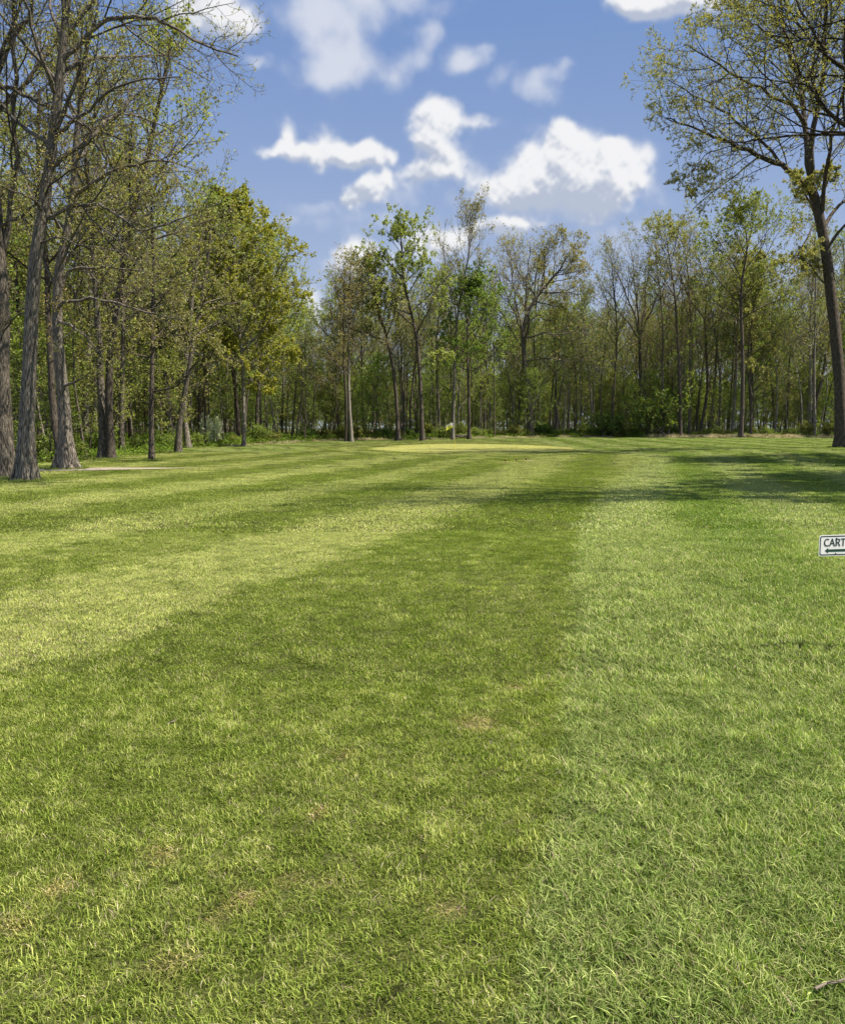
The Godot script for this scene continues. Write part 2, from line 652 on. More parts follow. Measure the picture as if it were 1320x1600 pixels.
func lay(lawn: Lawn, called: String, mat: Material, parent: Node3D) -> void:
	for k in lawn.meshes.size():
		if lawn.where[k].is_empty():
			continue
		var mm := MultiMesh.new()
		mm.transform_format = MultiMesh.TRANSFORM_3D
		mm.use_colors = true
		mm.mesh = lawn.meshes[k]
		mm.instance_count = lawn.where[k].size()
		for j in lawn.where[k].size():
			mm.set_instance_transform(j, lawn.where[k][j])
			mm.set_instance_color(j, lawn.tints[k][j])
		var o := MultiMeshInstance3D.new()
		o.name = called
		o.multimesh = mm
		o.material_override = mat
		o.set_meta("kind", "stuff")
		parent.add_child(o, true)

# worn places in the turf: x, d, radius
var worn := []

func wear(x: float, d: float) -> float:
	var s := 0.0
	for w in worn:
		var dx: float = (x - w.x) / w.z
		var dy: float = (d - w.y) / (w.z * 1.3)
		var q := dx * dx + dy * dy
		if q < 4.0:
			s = maxf(s, exp(-q * 1.2))
	return s

# mowing passes: > 0 mown away from the tee (pale), < 0 mown towards it (dark)
func pass_way(x: float, d: float) -> float:
	var gr := green_radius(x, d)
	var s := x - 0.3 * d + 0.0022 * d * d * soft(10, 40, d) * 0.3
	s += 0.3 * noise.get_noise_2d(x * 14.0, d * 14.0 + 300.0) + 0.3 * noise.get_noise_2d(x * 60.0, d * 60.0 + 100.0) + 0.5 * noise.get_noise_2d(x * 240.0, d * 240.0)
	var ring := 0.0
	if gr < 1.6:
		ring = sin(gr * 16.0)
	var k := 0.0
	if s > -4.15:
		k = -1.0 if d < 21.0 else -sin((s + 4.15) * 1.35)
	elif s > -6.4:
		k = 1.0
	elif s > -8.3:
		k = -0.55
	elif s > -10.0:
		k = 0.35
	elif s > -12.0:
		k = -0.9
	else:
		k = sin((s + 12.0) * -1.4) * 0.9
	return lerpf(k, ring, soft(1.6, 1.35, gr)) if gr < 1.6 else k

func build_turf() -> void:
	var grass := StandardMaterial3D.new()
	grass.vertex_color_use_as_albedo = true
	grass.roughness = 0.6
	grass.metallic_specular = 0.3
	grass.backlight_enabled = true
	grass.backlight = Color(0.75, 0.85, 0.35)
	grass.cull_mode = BaseMaterial3D.CULL_DISABLED
	var mown := [Color(0.315, 0.35, 0.065), Color(0.23, 0.285, 0.052), Color(0.365, 0.38, 0.092), Color(0.265, 0.3, 0.058)]
	var long := [Color(0.22, 0.3, 0.062), Color(0.275, 0.35, 0.088), Color(0.175, 0.255, 0.05), Color(0.315, 0.365, 0.105)]
	var near_f := []
	var mid_f := []
	var far_f := []
	var near_r := []
	var mid_r := []
	var far_r := []
	for k in 6:
		near_f.append(tuft(100 + k, 120 if k < 5 else 66, 0.05, Vector2(0.009, 0.031 if k < 5 else 0.04), 0.0027 if k < 5 else 0.0042, 0.4, 3, 0.1 if k < 5 else 0.02, mown))
		mid_f.append(tuft(120 + k, 190, 0.11, Vector2(0.009, 0.031), 0.0042, 0.45, 2, 0.08, mown))
		far_f.append(tuft(140 + k, 260, 0.34, Vector2(0.01, 0.032), 0.011, 0.55, 2, 0.05, mown))
		near_r.append(tuft(160 + k, 76 if k < 5 else 34, 0.055, Vector2(0.015, 0.052), 0.0034 if k < 5 else 0.0058, 0.15, 4, 0.07 if k < 5 else 0.0, long))
		mid_r.append(tuft(180 + k, 100, 0.12, Vector2(0.02, 0.06), 0.005, 0.2, 3, 0.05, long))
		far_r.append(tuft(200 + k, 260, 0.34, Vector2(0.022, 0.055), 0.012, 0.35, 2, 0.05, long))
	var far_g := [tuft(220, 420, 0.34, Vector2(0.005, 0.01), 0.009, 0.8, 2, 0.0, [Color(0.41, 0.44, 0.18), Color(0.44, 0.46, 0.21), Color(0.38, 0.415, 0.165)])]
	var fairway := [Lawn.new(near_f), Lawn.new(mid_f), Lawn.new(far_f)]
	var rough := [Lawn.new(near_r), Lawn.new(mid_r), Lawn.new(far_r)]
	var green := Lawn.new(far_g)
	var zones := [[1.75, 5.2, 0.052], [5.2, 13.0, 0.105], [13.0, 98.0, 0.36]]
	for zone in 3:
		var step: float = zones[zone][2]
		var d: float = zones[zone][0]
		while d < zones[zone][1]:
			var reach := d * 0.5 + 1.4
			if zone == 2:
				step = 0.3 + 0.3 * soft(15, 60, d)
			var x := -reach
			while x < reach:
				var px := x + rng.randf_range(-0.5, 0.5) * step
				var pd := d + rng.randf_range(-0.5, 0.5) * step
				x += step
				var wd := wood_depth(px, pd)
				if wd > 1.5 + noise.get_noise_2d(px * 12.0, pd * 12.0) * 3.0:
					continue
				var path_d := absf(pd - path_line(px))
				if px < -7.5 and path_d < path_width(px):
					continue
				var patch := noise.get_noise_2d(px * 22.0, pd * 22.0)
				var fleck := noise.get_noise_2d(px * 95.0 + 50.0, pd * 95.0)
				var big := noise.get_noise_2d(px * 5.0 + 90.0, pd * 5.0)
				var fine := noise.get_noise_2d(px * 300.0, pd * 300.0)
				var grit := noise.get_noise_2d(px * 900.0 + 20.0, pd * 620.0) if zone < 2 else 0.0
				var old := wear(px, pd) if zone < 2 else 0.0
				var gr := green_radius(px, pd)
				var edge := fairway_edge(pd)
				var out := px - edge
				var b := 1.0 + 0.1 * fleck + 0.1 * big + 0.16 * fine + 0.3 * grit + rng.randf_range(-0.13, 0.13)
				var k := rng.randi() % 6
				var basis := Basis.IDENTITY
				if gr < 1.0:
					basis = Basis(Vector3.UP, rng.randf_range(-0.4, 0.4))
					var pt := on_land(px, pd)
					green.add(0, Transform3D(basis, pt), Color(b, b, b))
				elif out < 0.0 and pd < 80.0 and not (pd > 52.0 and (gr > 1.7)):
					var way := pass_way(px, pd) + 0.15 * patch + 0.25 * fleck
					var turn := lerpf(2.5, 0.0, soft(-0.9, 0.9, way)) * (1.0 if rng.randf() < 0.5 else -1.0) + rng.randfn() * 0.6 + 0.29
					var dry := clampf(0.56 - 0.06 * soft(8, 20, pd) + 0.2 * patch + 0.32 * fleck + 0.28 * way + 0.6 * fine + 1.0 * grit, 0, 1)
					var tone := Color(0.72, 0.86, 0.68).lerp(Color(1.3, 1.27, 1.95), dry)
					tone = tone.lerp(Color(1.5, 1.12, 2.2), old)
					var hs := (1.0 + 0.3 * fleck + 0.3 * fine + 0.4 * grit) * (1.0 - 0.65 * old)
					basis = Basis(Vector3.UP, turn).scaled(Vector3(1, maxf(hs, 0.3), 1))
					fairway[zone].add(k, Transform3D(basis, on_land(px, pd)), Color(tone.r * b, tone.g * b, tone.b * b))
				else:
					var tall := 1.0 + 0.4 * patch + 0.45 * fleck + 0.3 * fine + 0.4 * grit
					if out > 0.0 and out < 0.5 and pd < 50.0:
						tall *= lerpf(0.85, 1.0, out / 0.5)
					if out < 0.0:
						tall *= 0.75
					var band := sin(out * 1.9 + 0.4) if out > 0.0 else sin(px * 0.9 + pd * 0.8) * 0.6
					var way2 := band * soft(4, 12, pd) + 0.4 * patch
					var turn2 := lerpf(PI, 0.0, soft(-0.8, 0.8, way2)) + rng.randfn() * 0.8
					if out > 0.0 and out < 1.5 and pd > 11.0:
						way2 += 0.7 * soft(11, 18, pd)
					var dry2 := clampf(0.52 + 0.4 * fleck + 0.3 * patch + 0.3 * way2 + 0.5 * fine + 0.8 * grit, 0, 1)
					var tone2 := Color(0.8, 0.88, 0.88).lerp(Color(1.45, 1.3, 1.95), dry2)
					basis = Basis(Vector3.UP, turn2).scaled(Vector3(1, clampf(tall, 0.35, 1.7), 1))
					rough[zone].add(k, Transform3D(basis, on_land(px, pd)), Color(tone2.r * b, tone2.g * b, tone2.b * b))
			d += step
	for f in [[40, 752, 0.34], [6, 747, 0.5], [106, 733, 0.42], [88, 731, 0.25], [237, 720, 0.2], [279, 708, 0.25], [160, 718, 0.25], [173, 718, 0.25], [1316, 700, 0.55]]:
		var p := foot(f[0], f[1])
		for k in 60:
			var a := rng.randf() * TAU
			var q: float = f[2] + absf(rng.randfn()) * 0.16
			var b := rng.randf_range(0.7, 1.15)
			rough[1].add(rng.randi() % 6, Transform3D(Basis(Vector3.UP, rng.randf() * TAU).scaled(Vector3(1, rng.randf_range(1.2, 3.4), 1)), on_land(p.x + cos(a) * q, -p.z + sin(a) * q)), Color(b, b, b * 1.1))
	var a := Node3D.new()
	a.name = "fairway_grass"
	add_child(a)
	a.set_meta("kind", "stuff")
	a.set_meta("label", "short mown fairway grass striped pale and dark green")
	a.set_meta("category", "grass")
	for l in fairway:
		lay(l, "mown_blades", grass, a)
	var r := Node3D.new()
	r.name = "rough_grass"
	add_child(r)
	r.set_meta("kind", "stuff")
	r.set_meta("label", "longer rough grass bordering the mown fairway")
	r.set_meta("category", "grass")
	for l in rough:
		lay(l, "long_blades", grass, r)
	var g := Node3D.new()
	g.name = "putting_green"
	add_child(g)
	g.set_meta("kind", "stuff")
	g.set_meta("label", "pale yellow-green putting green of very short turf around the flag")
	g.set_meta("category", "green")
	lay(green, "short_blades", grass, g)

# sandy cart path that runs past the old trees on the left
func path_line(x: float) -> float:
	return 32.3 + (x + 13.0) * 0.28 + 0.2 * sin(x * 0.7)

func path_width(x: float) -> float:
	return 1.0 * (1.0 - soft(-12.5, -8.0, x))

# ---------------------------------------------------------------- ground

func build_ground() -> void:
	var g := Geo.new()
	var xs := []
	var ds := []
	var x := -90.0
	while x < 90.01:
		xs.append(x)
		x += 1.5
	for e in [-300.0, -170.0]:
		xs.insert(0 if e == -300.0 else 1, e)
	xs.append_array([170.0, 300.0])
	ds.append_array([-60.0, -20.0])
	var d := -6.0
	while d < 150.0:
		ds.append(d)
		d += 1.0
	ds.append_array([170.0, 220.0, 320.0])
	for dd in ds:
		for xx in xs:
			var p := on_land(xx, dd)
			var wd := wood_depth(xx, dd) + noise.get_noise_2d(xx * 14.0, dd * 14.0) * 2.5
			var turf := Color(0.07, 0.075, 0.03)
			if green_radius(xx, dd) < 1.0:
				turf = Color(0.3, 0.3, 0.09)
			var litter := Color(0.13, 0.09, 0.055).lerp(Color(0.07, 0.085, 0.03), clampf(0.5 + noise.get_noise_2d(xx * 20.0 + 70.0, dd * 20.0) * 1.4, 0, 1))
			g.v.append(p)
			g.c.append(turf.lerp(litter, soft(-0.3, 2.0, wd)))
			var e := 0.4
			g.n.append(Vector3(land(xx - e, -dd) - land(xx + e, -dd), 2 * e, land(xx, -dd - e) - land(xx, -dd + e)).normalized())
			g.uv.append(Vector2(xx, dd))
	var many := xs.size()
	for j in ds.size() - 1:
		for k in many - 1:
			var a := j * many + k
			g.i.append_array([a, a + many, a + 1, a + 1, a + many, a + many + 1])
	var m := StandardMaterial3D.new()
	m.vertex_color_use_as_albedo = true
	m.albedo_texture = noise_map(31, 0.02, 6, [[0.2, Color(0.45, 0.45, 0.45)], [0.8, Color(1.5, 1.5, 1.5)]])
	m.uv1_scale = Vector3(0.31, 0.31, 1)
	m.heightmap_enabled = true
	m.heightmap_texture = noise_map(32, 0.03, 6, [])
	m.heightmap_scale = 3.0
	m.roughness = 1.0
	m.metallic_specular = 0.1
	setting("ground", g.mesh(), m)
	# the cart path: a sheet of sand over the ground
	var s := Geo.new()
	var px := -34.0
	while px < -8.6:
		var nx := px + 0.4
		var row := []
		for u in [[px, -1], [px, 1], [nx, 1], [nx, -1]]:
			var w: float = path_width(u[0]) + 0.12 * noise.get_noise_2d(u[0] * 60.0, u[1] * 50.0)
			row.append(on_land(u[0], path_line(u[0]) + u[1] * w) + Vector3(0, 0.012, 0))
		s.quad(row[0], row[1], row[2], row[3])
		px = nx
	var sand := StandardMaterial3D.new()
	sand.albedo_texture = noise_map(33, 0.03, 6, [[0.25, Color(0.2, 0.17, 0.13)], [0.75, Color(0.36, 0.315, 0.25)]])
	sand.uv1_triplanar = true
	sand.uv1_world_triplanar = true
	sand.uv1_scale = Vector3(0.6, 0.6, 0.6)
	sand.roughness = 1.0
	setting("cart_path", s.mesh(), sand)

# ---------------------------------------------------------------- trees

func local(list: Array, d: float, base: Vector3) -> PackedVector3Array:
	var out := PackedVector3Array()
	for p in list:
		out.append(at(p[0], p[1], d - (p[2] if p.size() > 2 else 0.0)) - base)
	return out

func finish(t: Wood, called: String, label: String, base: Vector3, bark: Material, leaf: Material, group := "") -> Node3D:
	var o := thing(called, label, "tree", base, 0.0, group)
	part("trunk", t.bark.mesh(), bark, o)
	if not t.twig.i.is_empty():
		part("branches", t.twig.mesh(), bark, o)
	if not t.leaf.i.is_empty():
		part("crown", t.leaf.mesh(), leaf, o)
	return o

# a tree whose trunk and main limbs follow given lines; each line: points, start radius, end radius, branches, start share
func hero(called: String, label: String, seed_: int, base: Vector3, trunk: Array, r0: float, r1: float, trunk_kids: int, trunk_from: float, limbs: Array, tune: Callable, bark: Material, leaf: Material) -> Node3D:
	var t := Wood.new()
	t.rng.seed = seed_
	t.ratio = [0.2, 0.42, 0.5, 0.55]
	t.kids = [14, 8, 5, 4]
	tune.call(t)
	var d := -base.z
	if seed_ >= 10 and seed_ < 30:
		t.squash = 0.95 if seed_ == 14 else 0.89
	elif seed_ == 7:
		t.squash = 0.93
	var fit := func(p: PackedVector3Array) -> PackedVector3Array:
		for k in p.size():
			p[k].y *= t.squash
		return p
	var pts: PackedVector3Array = fit.call(local(trunk, d, base))
	pts[0] = Vector3.ZERO
	t.guided(pts, r0 * 0.76, r1 * 0.8, 0, trunk_kids, trunk_from)
	for l in limbs:
		t.guided(fit.call(local(l[0], d, base)), l[1] * 0.88, l[2] * 0.88, 1, l[3], l[4], 0.05)
	return finish(t, called, label, base, bark, leaf)

func grown(seed_: int, tall: float, r: float, tune: Callable) -> Array:
	var t := Wood.new()
	t.rng.seed = seed_
	tune.call(t)
	t.grow(Vector3.ZERO, Vector3(t.rng.randf_range(-0.04, 0.04), 1, t.rng.randf_range(-0.04, 0.04)), tall, r, 0)
	return [t.bark.mesh(), t.twig.mesh(), t.leaf.mesh()]

func plant(kind: Array, called: String, label: String, category: String, where: Vector3, turn: float, size: Vector3, bark: Material, leaf: Material, group: String) -> void:
	var o := thing(called, label, category, where, turn, group)
	o.scale = size
	part("trunk" if category == "tree" else "stem", kind[0], bark, o)
	if kind[1].get_surface_count():
		part("branches", kind[1], bark, o)
	if kind[2].get_surface_count():
		part("crown" if category == "tree" else "foliage", kind[2], leaf, o)

func build_wood() -> void:
	bark_mats = [
		bark_material(41, Color(0.07, 0.062, 0.051), Color(0.27, 0.24, 0.2)),
		bark_material(42, Color(0.05, 0.043, 0.036), Color(0.17, 0.147, 0.122)),
		bark_material(43, Color(0.09, 0.08, 0.066), Color(0.36, 0.33, 0.285)),
		bark_material(44, Color(0.14, 0.128, 0.105), Color(0.42, 0.39, 0.33)),
	]
	leaf_mats = [leaf_material(Color(1, 1, 1)), leaf_material(Color(0.95, 1.0, 0.95)), leaf_material(Color(0.97, 0.95, 1.0))]
	var olive := Color(0.2, 0.2, 0.085)
	var lime := Color(0.21, 0.225, 0.06)
	var fresh := Color(0.165, 0.21, 0.055)
	var deep := Color(0.125, 0.17, 0.045)
	var buff := Color(0.22, 0.19, 0.1)

	# --- the old trees at the left edge
	hero("shagbark_tree", "tall pale shaggy-barked tree in front, standing beside the thick dark trunk", 1, foot(40, 752),
		[[40, 752], [42, 690], [45, 610], [49, 510], [57, 400], [69, 320], [78, 260], [87, 180], [97, 90], [106, 0], [115, -110], [122, -230]], 0.31, 0.09, 12, 0.55,
		[
			[[[97, 95], [130, 62], [171, 30], [233, 28, 0.5], [262, 42, 0.8], [320, 70, 1.0], [372, 88, 1.2]], 0.1, 0.02, 13, 0.12],
			[[[76, 342], [100, 330], [124, 321], [156, 322, 0.5], [185, 335, 0.8], [218, 360, 1.0], [250, 352, 1.2], [290, 340, 1.4], [330, 322, 1.5]], 0.075, 0.012, 10, 0.2],
			[[[80, 262], [110, 240], [145, 216], [165, 190, -0.5], [190, 178, -1.0], [240, 190, -1.5], [290, 215, -1.7]], 0.09, 0.015, 11, 0.2],
			[[[84, 215], [110, 190, 0.5], [140, 170, 1.0], [175, 140, 1.5], [230, 125, 2.0], [285, 120, 2.5]], 0.07, 0.014, 10, 0.2],
			[[[90, 150], [75, 110, 0.6], [55, 60, 1.0], [40, 0, 1.5], [30, -60, 2]], 0.08, 0.02, 8, 0.3],
			[[[68, 330], [50, 310, 1.0], [25, 300, 1.6], [-20, 280, 2.0]], 0.05, 0.015, 6, 0.3],
			[[[100, 60], [140, 10], [180, -40], [240, -70]], 0.08, 0.02, 9, 0.2],
			[[[60, 380], [90, 372, 0.8], [130, 385, 1.2], [180, 390, 1.5], [215, 410, 1.6]], 0.04, 0.01, 7, 0.2],
		],
		func(t): t.leaves = 3; t.leaf_size = 0.05; t.leaf_color = Color(0.21, 0.205, 0.1); t.kids = [12, 9, 7, 5]; t.flare = 0.9,
		bark_mats[2], leaf_mats[0])
	hero("old_tree", "thick dark furrowed trunk at the left edge behind the pale shaggy tree", 2, foot(6, 747),
		[[6, 747], [3, 650], [1, 560], [1, 460], [-6, 350], [-18, 220], [-28, 60], [-40, -100]], 0.44, 0.16, 8, 0.6,
		[
			[[[0, 400], [18, 330], [26, 250, 0.4], [25, 120, 0.6], [22, 0, 0.8], [25, -80, 1]], 0.12, 0.04, 9, 0.3],
			[[[-24, 130], [15, 140, 0.5], [50, 155, 0.8], [87, 171, 1.0], [140, 196, 1.2], [200, 222, 1.4], [250, 245, 1.5]], 0.08, 0.012, 9, 0.3],
			[[[-6, 360], [15, 345, 1], [45, 330, 1.5], [80, 290, 2], [120, 262, 2.2], [160, 255, 2.4]], 0.06, 0.012, 8, 0.3],
			[[[-22, 180], [10, 90], [45, 20], [60, -60]], 0.1, 0.03, 8, 0.3],
			[[[2, 520], [20, 500, 0.8], [45, 488, 1.2], [75, 495, 1.5]], 0.035, 0.01, 5, 0.3],
		],
		func(t): t.leaves = 3; t.leaf_size = 0.055; t.leaf_color = Color(0.24, 0.195, 0.1); t.kids = [12, 9, 7, 5],
		bark_mats[0], leaf_mats[0])
	hero("twin_stemmed_tree", "stout tree with flared base beside the sandy cart path", 3, foot(106, 733),
		[[106, 733], [103, 680], [99, 620], [94, 560], [90, 490], [92, 430], [104, 370], [115, 300], [120, 220], [128, 140], [138, 60]], 0.33, 0.1, 12, 0.45,
		[
			[[[94, 470], [104, 430], [125, 419], [180, 418, 0.6], [230, 425, 1], [270, 440, 1.2]], 0.09, 0.015, 10, 0.2],
			[[[90, 480], [110, 467, 0.8], [160, 469, 1.4], [200, 480, 1.6], [240, 492, 1.8], [290, 500, 2]], 0.08, 0.014, 10, 0.2],
			[[[91, 500], [118, 513, 1], [140, 532, 1.5], [158, 556, 1.8]], 0.07, 0.02, 8, 0.2],
			[[[97, 605], [115, 598, 0.6], [130, 591, 0.8], [142, 580, 1.0]], 0.06, 0.02, 5, 0.3],
			[[[113, 310], [150, 280, 1], [200, 260, 1.5], [250, 250, 2], [290, 262, 2.4]], 0.1, 0.02, 11, 0.2],
			[[[118, 250], [160, 200, -1], [210, 150, -2], [260, 120, -2.5]], 0.1, 0.02, 11, 0.2],
			[[[106, 360], [60, 320, -1], [30, 260, -2], [10, 200, -2]], 0.08, 0.02, 8, 0.2],
		],
		func(t): t.leaves = 3; t.leaf_size = 0.075; t.leaf_color = Color(0.2, 0.2, 0.085); t.kids = [12, 8, 6, 4]; t.flare = 1.3,
		bark_mats[2], leaf_mats[0])
	hero("dark_stemmed_tree", "slim dark trunk leaning against the stout tree by the cart path", 4, foot(88, 731) + Vector3(0, 0, -0.6),
		[[88, 731], [85, 650], [80, 570], [76, 490], [74, 420], [66, 340], [60, 240], [62, 140]], 0.2, 0.07, 9, 0.5,
		[[[[75, 450], [110, 400, -0.5], [150, 360, -1], [195, 330, -1.4], [225, 300, -1.6]], 0.07, 0.015, 9, 0.25]],
		func(t): t.leaves = 3; t.leaf_size = 0.07; t.leaf_color = Color(0.19, 0.185, 0.085); t.kids = [12, 7, 6, 4],
		bark_mats[1], leaf_mats[0])
	hero("slim_tree", "slim straight tree with low crooked limbs on the lawn before the left wood", 5, foot(237, 720),
		[[237, 720], [237, 650], [238, 570], [239, 490], [241, 420], [238, 350], [236, 290]], 0.16, 0.05, 14, 0.35,
		[
			[[[239, 545], [252, 531, 0.4], [264, 526, 0.7], [290, 522, 1], [320, 505, 1.2]], 0.06, 0.012, 9, 0.2],
			[[[239, 612], [270, 607, 0.6], [290, 590, 0.9], [318, 572, 1.1], [348, 560, 1.2]], 0.055, 0.012, 9, 0.2],
			[[[239, 622], [260, 632, 0.5], [292, 640, 0.8]], 0.03, 0.01, 5, 0.2],
			[[[238, 560], [205, 548, 0.4], [170, 520, 0.8], [140, 500, 1.0]], 0.05, 0.01, 8, 0.2],
			[[[239, 470], [270, 450, -0.6], [300, 420, -1], [320, 390, -1.2]], 0.05, 0.01, 8, 0.2],
		],
		func(t): t.leaves = 3; t.leaf_size = 0.075; t.leaf_color = Color(0.2, 0.185, 0.09); t.kids = [12, 7, 5, 4],
		bark_mats[1], leaf_mats[0])
	hero("leaning_tree", "crooked tree leaning right in front of the yellow-green maple", 6, foot(279, 708),
		[[279, 708], [281, 660], [290, 610], [298, 560], [306, 510], [316, 460], [326, 400], [330, 350]], 0.24, 0.07, 13, 0.35,
		[
			[[[300, 545], [290, 520, 0.5], [270, 480, 0.8], [255, 440, 1]], 0.09, 0.02, 9, 0.2],
			[[[308, 500], [335, 480, -0.5], [370, 470, -1], [400, 440, -1]], 0.08, 0.02, 9, 0.2],
		],
		func(t): t.leaves = 3; t.leaf_size = 0.095; t.leaf_color = Color(0.2, 0.2, 0.08); t.kids = [12, 7, 5, 4],
		bark_mats[0], leaf_mats[0])
	hero("yellow_green_maple", "full yellow-green tree in young leaf at the end of the left wood", 7, foot(381, 697),
		[[381, 697], [381, 620], [377, 540], [372, 470], [367, 400], [362, 340], [358, 300]], 0.19, 0.05, 22, 0.3,
		[
			[[[376, 520], [400, 460], [425, 420, 0.5], [440, 390, 1], [455, 365, 1.4]], 0.1, 0.02, 13, 0.1],
			[[[377, 540], [410, 500, -0.5], [440, 470, -1], [462, 440, -1]], 0.09, 0.02, 13, 0.1],
			[[[376, 520], [345, 470, 1], [320, 420, 1.5], [300, 380, 2]], 0.1, 0.02, 13, 0.1],
			[[[379, 560], [350, 540, 1.5], [320, 520, 2], [295, 510, 2]], 0.08, 0.02, 12, 0.1],
			[[[379, 570], [410, 560, 1], [435, 550, 1.5], [455, 540, 1.7]], 0.07, 0.02, 12, 0.1],
			[[[379, 585], [400, 590, 2], [420, 600, 2.5]], 0.05, 0.02, 8, 0.1],
			[[[372, 460], [395, 400, -1], [405, 350, -1.5], [410, 325, -1.5]], 0.08, 0.02, 12, 0.1],
			[[[370, 440], [340, 390, -0.6], [325, 340, -1], [320, 310, -1]], 0.08, 0.02, 12, 0.1],
		],
		func(t): t.leaves = 13; t.leaf_size = 0.13; t.leaf_color = Color(0.21, 0.21, 0.045); t.kids = [16, 8, 5, 4],
		bark_mats[3], leaf_mats[0])
	# --- behind the green
	hero("green_topped_tree", "tall crooked tree with bright tufted green crown behind the flag", 10, foot(660, 688.5),
		[[660, 688], [657, 600], [652, 520], [646, 482], [637, 440], [630, 400], [628, 360], [626, 338]], 0.25, 0.05, 18, 0.45,
		[
			[[[650, 500], [668, 460, 1], [678, 430, 1], [684, 410, 1]], 0.09, 0.02, 10, 0.15],
			[[[646, 485], [620, 460, 1], [600, 430, 1.5], [590, 400, 2]], 0.09, 0.02, 10, 0.15],
			[[[656, 560], [680, 545, 1], [700, 540, 1.5]], 0.05, 0.02, 8, 0.15],
			[[[632, 410], [655, 385], [668, 365]], 0.06, 0.02, 9, 0.1],
			[[[632, 405], [610, 380], [596, 362]], 0.06, 0.02, 9, 0.1],
		],
		func(t): t.leaves = 7; t.leaf_size = 0.15; t.leaf_color = Color(0.2, 0.23, 0.075); t.kids = [14, 6, 4, 3],
		bark_mats[1], leaf_mats[0])
	hero("curving_tree", "dark curving trunk with sparse olive leaves left of the tufted green tree", 11, foot(622, 688.5),
		[[622, 688], [619, 610], [612, 545], [601, 495], [590, 455], [580, 420], [574, 395]], 0.26, 0.06, 16, 0.35,
		[
			[[[606, 515], [575, 500, 1], [545, 490, 1.5], [525, 480, 1.8]], 0.08, 0.02, 11, 0.15],
			[[[600, 490], [612, 450, -1], [618, 420, -1]], 0.08, 0.02, 8, 0.15],
			[[[592, 462], [560, 440, 1], [540, 425, 1.5]], 0.07, 0.02, 10, 0.15],
		],
		func(t): t.leaves = 4; t.leaf_size = 0.13; t.leaf_color = olive; t.kids = [14, 7, 5, 4],
		bark_mats[1], leaf_mats[0])
	hero("bare_topped_tree", "tallest slender tree with thin nearly bare top behind the flag", 12, foot(707, 687),
		[[707, 687], [709, 610], [711, 530], [714, 480], [720, 430], [730, 375], [736, 335], [738, 312]], 0.2, 0.03, 20, 0.5,
		[[[[713, 485], [706, 440, 1], [697, 390, 1.5], [690, 350, 1.5]], 0.08, 0.02, 11, 0.2],
		[[[721, 430], [742, 395, -1], [752, 370, -1]], 0.06, 0.02, 9, 0.2]],
		func(t): t.leaves = 2; t.leaf_size = 0.1; t.leaf_color = Color(0.2, 0.18, 0.09); t.kids = [14, 6, 5, 4]; t.angle = [0.6, 0.6, 0.7, 0.7]; t.tropism = [0.02, 0.1, 0.08, 0.05, 0.03],
		bark_mats[2], leaf_mats[0])
	hero("dense_green_tree", "straight tree with dense deep green crown behind the bare-topped tree", 13, foot(733, 686.5),
		[[733, 686], [732, 600], [730, 520], [732, 470], [736, 435]], 0.2, 0.05, 26, 0.3, [],
		func(t): t.leaves = 9; t.leaf_size = 0.14; t.leaf_color = Color(0.125, 0.175, 0.05); t.ratio = [0.28, 0.45, 0.5, 0.55]; t.kids = [14, 6, 4, 3],
		bark_mats[1], leaf_mats[0])
	var oak := hero("spreading_oak", "broad domed oak with heavy twisting limbs and brownish buds behind the green", 14, foot(829, 683),
		[[829, 683], [827, 640], [823, 590], [818, 545], [818, 505], [826, 475], [837, 455], [848, 440], [862, 422], [876, 405], [886, 380]], 0.42, 0.07, 12, 0.5,
		[
			[[[820, 530], [826, 490, 1.5], [822, 450, 2], [824, 410, 2.4], [828, 370, 2.6]], 0.16, 0.03, 14, 0.2],
			[[[818, 500], [838, 482, -1], [852, 491, -1.6], [872, 490, -2], [895, 488, -2]], 0.1, 0.02, 9, 0.2],
			[[[819, 520], [850, 513, 1], [882, 513, 2], [908, 506, 3], [930, 494, 3.4]], 0.11, 0.02, 10, 0.2],
			[[[818, 520], [804, 478, 1], [790, 445, 1.6], [776, 415, 2]], 0.14, 0.02, 20, 0.2],
			[[[819, 540], [795, 500, -1], [780, 475, -1.5], [764, 455, -1.5]], 0.11, 0.02, 17, 0.2],
			[[[819, 515], [806, 460, 0], [800, 410, 0.5], [797, 375, 0.5]], 0.13, 0.02, 19, 0.2],
			[[[823, 558], [860, 553, 2], [900, 560, 3], [925, 548, 3.5]], 0.09, 0.02, 8, 0.25],
			[[[845, 443], [850, 410, -1], [852, 380, -1.5], [856, 358, -1.5]], 0.1, 0.02, 12, 0.2],
			[[[838, 455], [815, 420, -2], [800, 390, -2.5], [792, 370, -3]], 0.1, 0.02, 18, 0.2],
			[[[866, 418], [890, 412, 1], [912, 408, 1.5]], 0.08, 0.02, 14, 0.2],
			[[[850, 445], [880, 445, -1], [905, 448, -1.5], [920, 445, -1.5]], 0.09, 0.02, 14, 0.2],
		],
		func(t): t.leaves = 3; t.leaf_size = 0.11; t.leaf_color = Color(0.21, 0.19, 0.09); t.kids = [14, 11, 7, 4]; t.wander = [0.05, 0.2, 0.25, 0.28, 0.3],
		bark_mats[0], leaf_mats[0])
	var limb := []
	for p in [[829, 645], [834, 630], [845, 610], [856, 588]]:
		limb.append(at(p[0], p[1], -oak.position.z - 0.4) - oak.position)
	part("dead_limb", stick(limb, 0.09, 0.05, 7), bark_mats[3], oak)
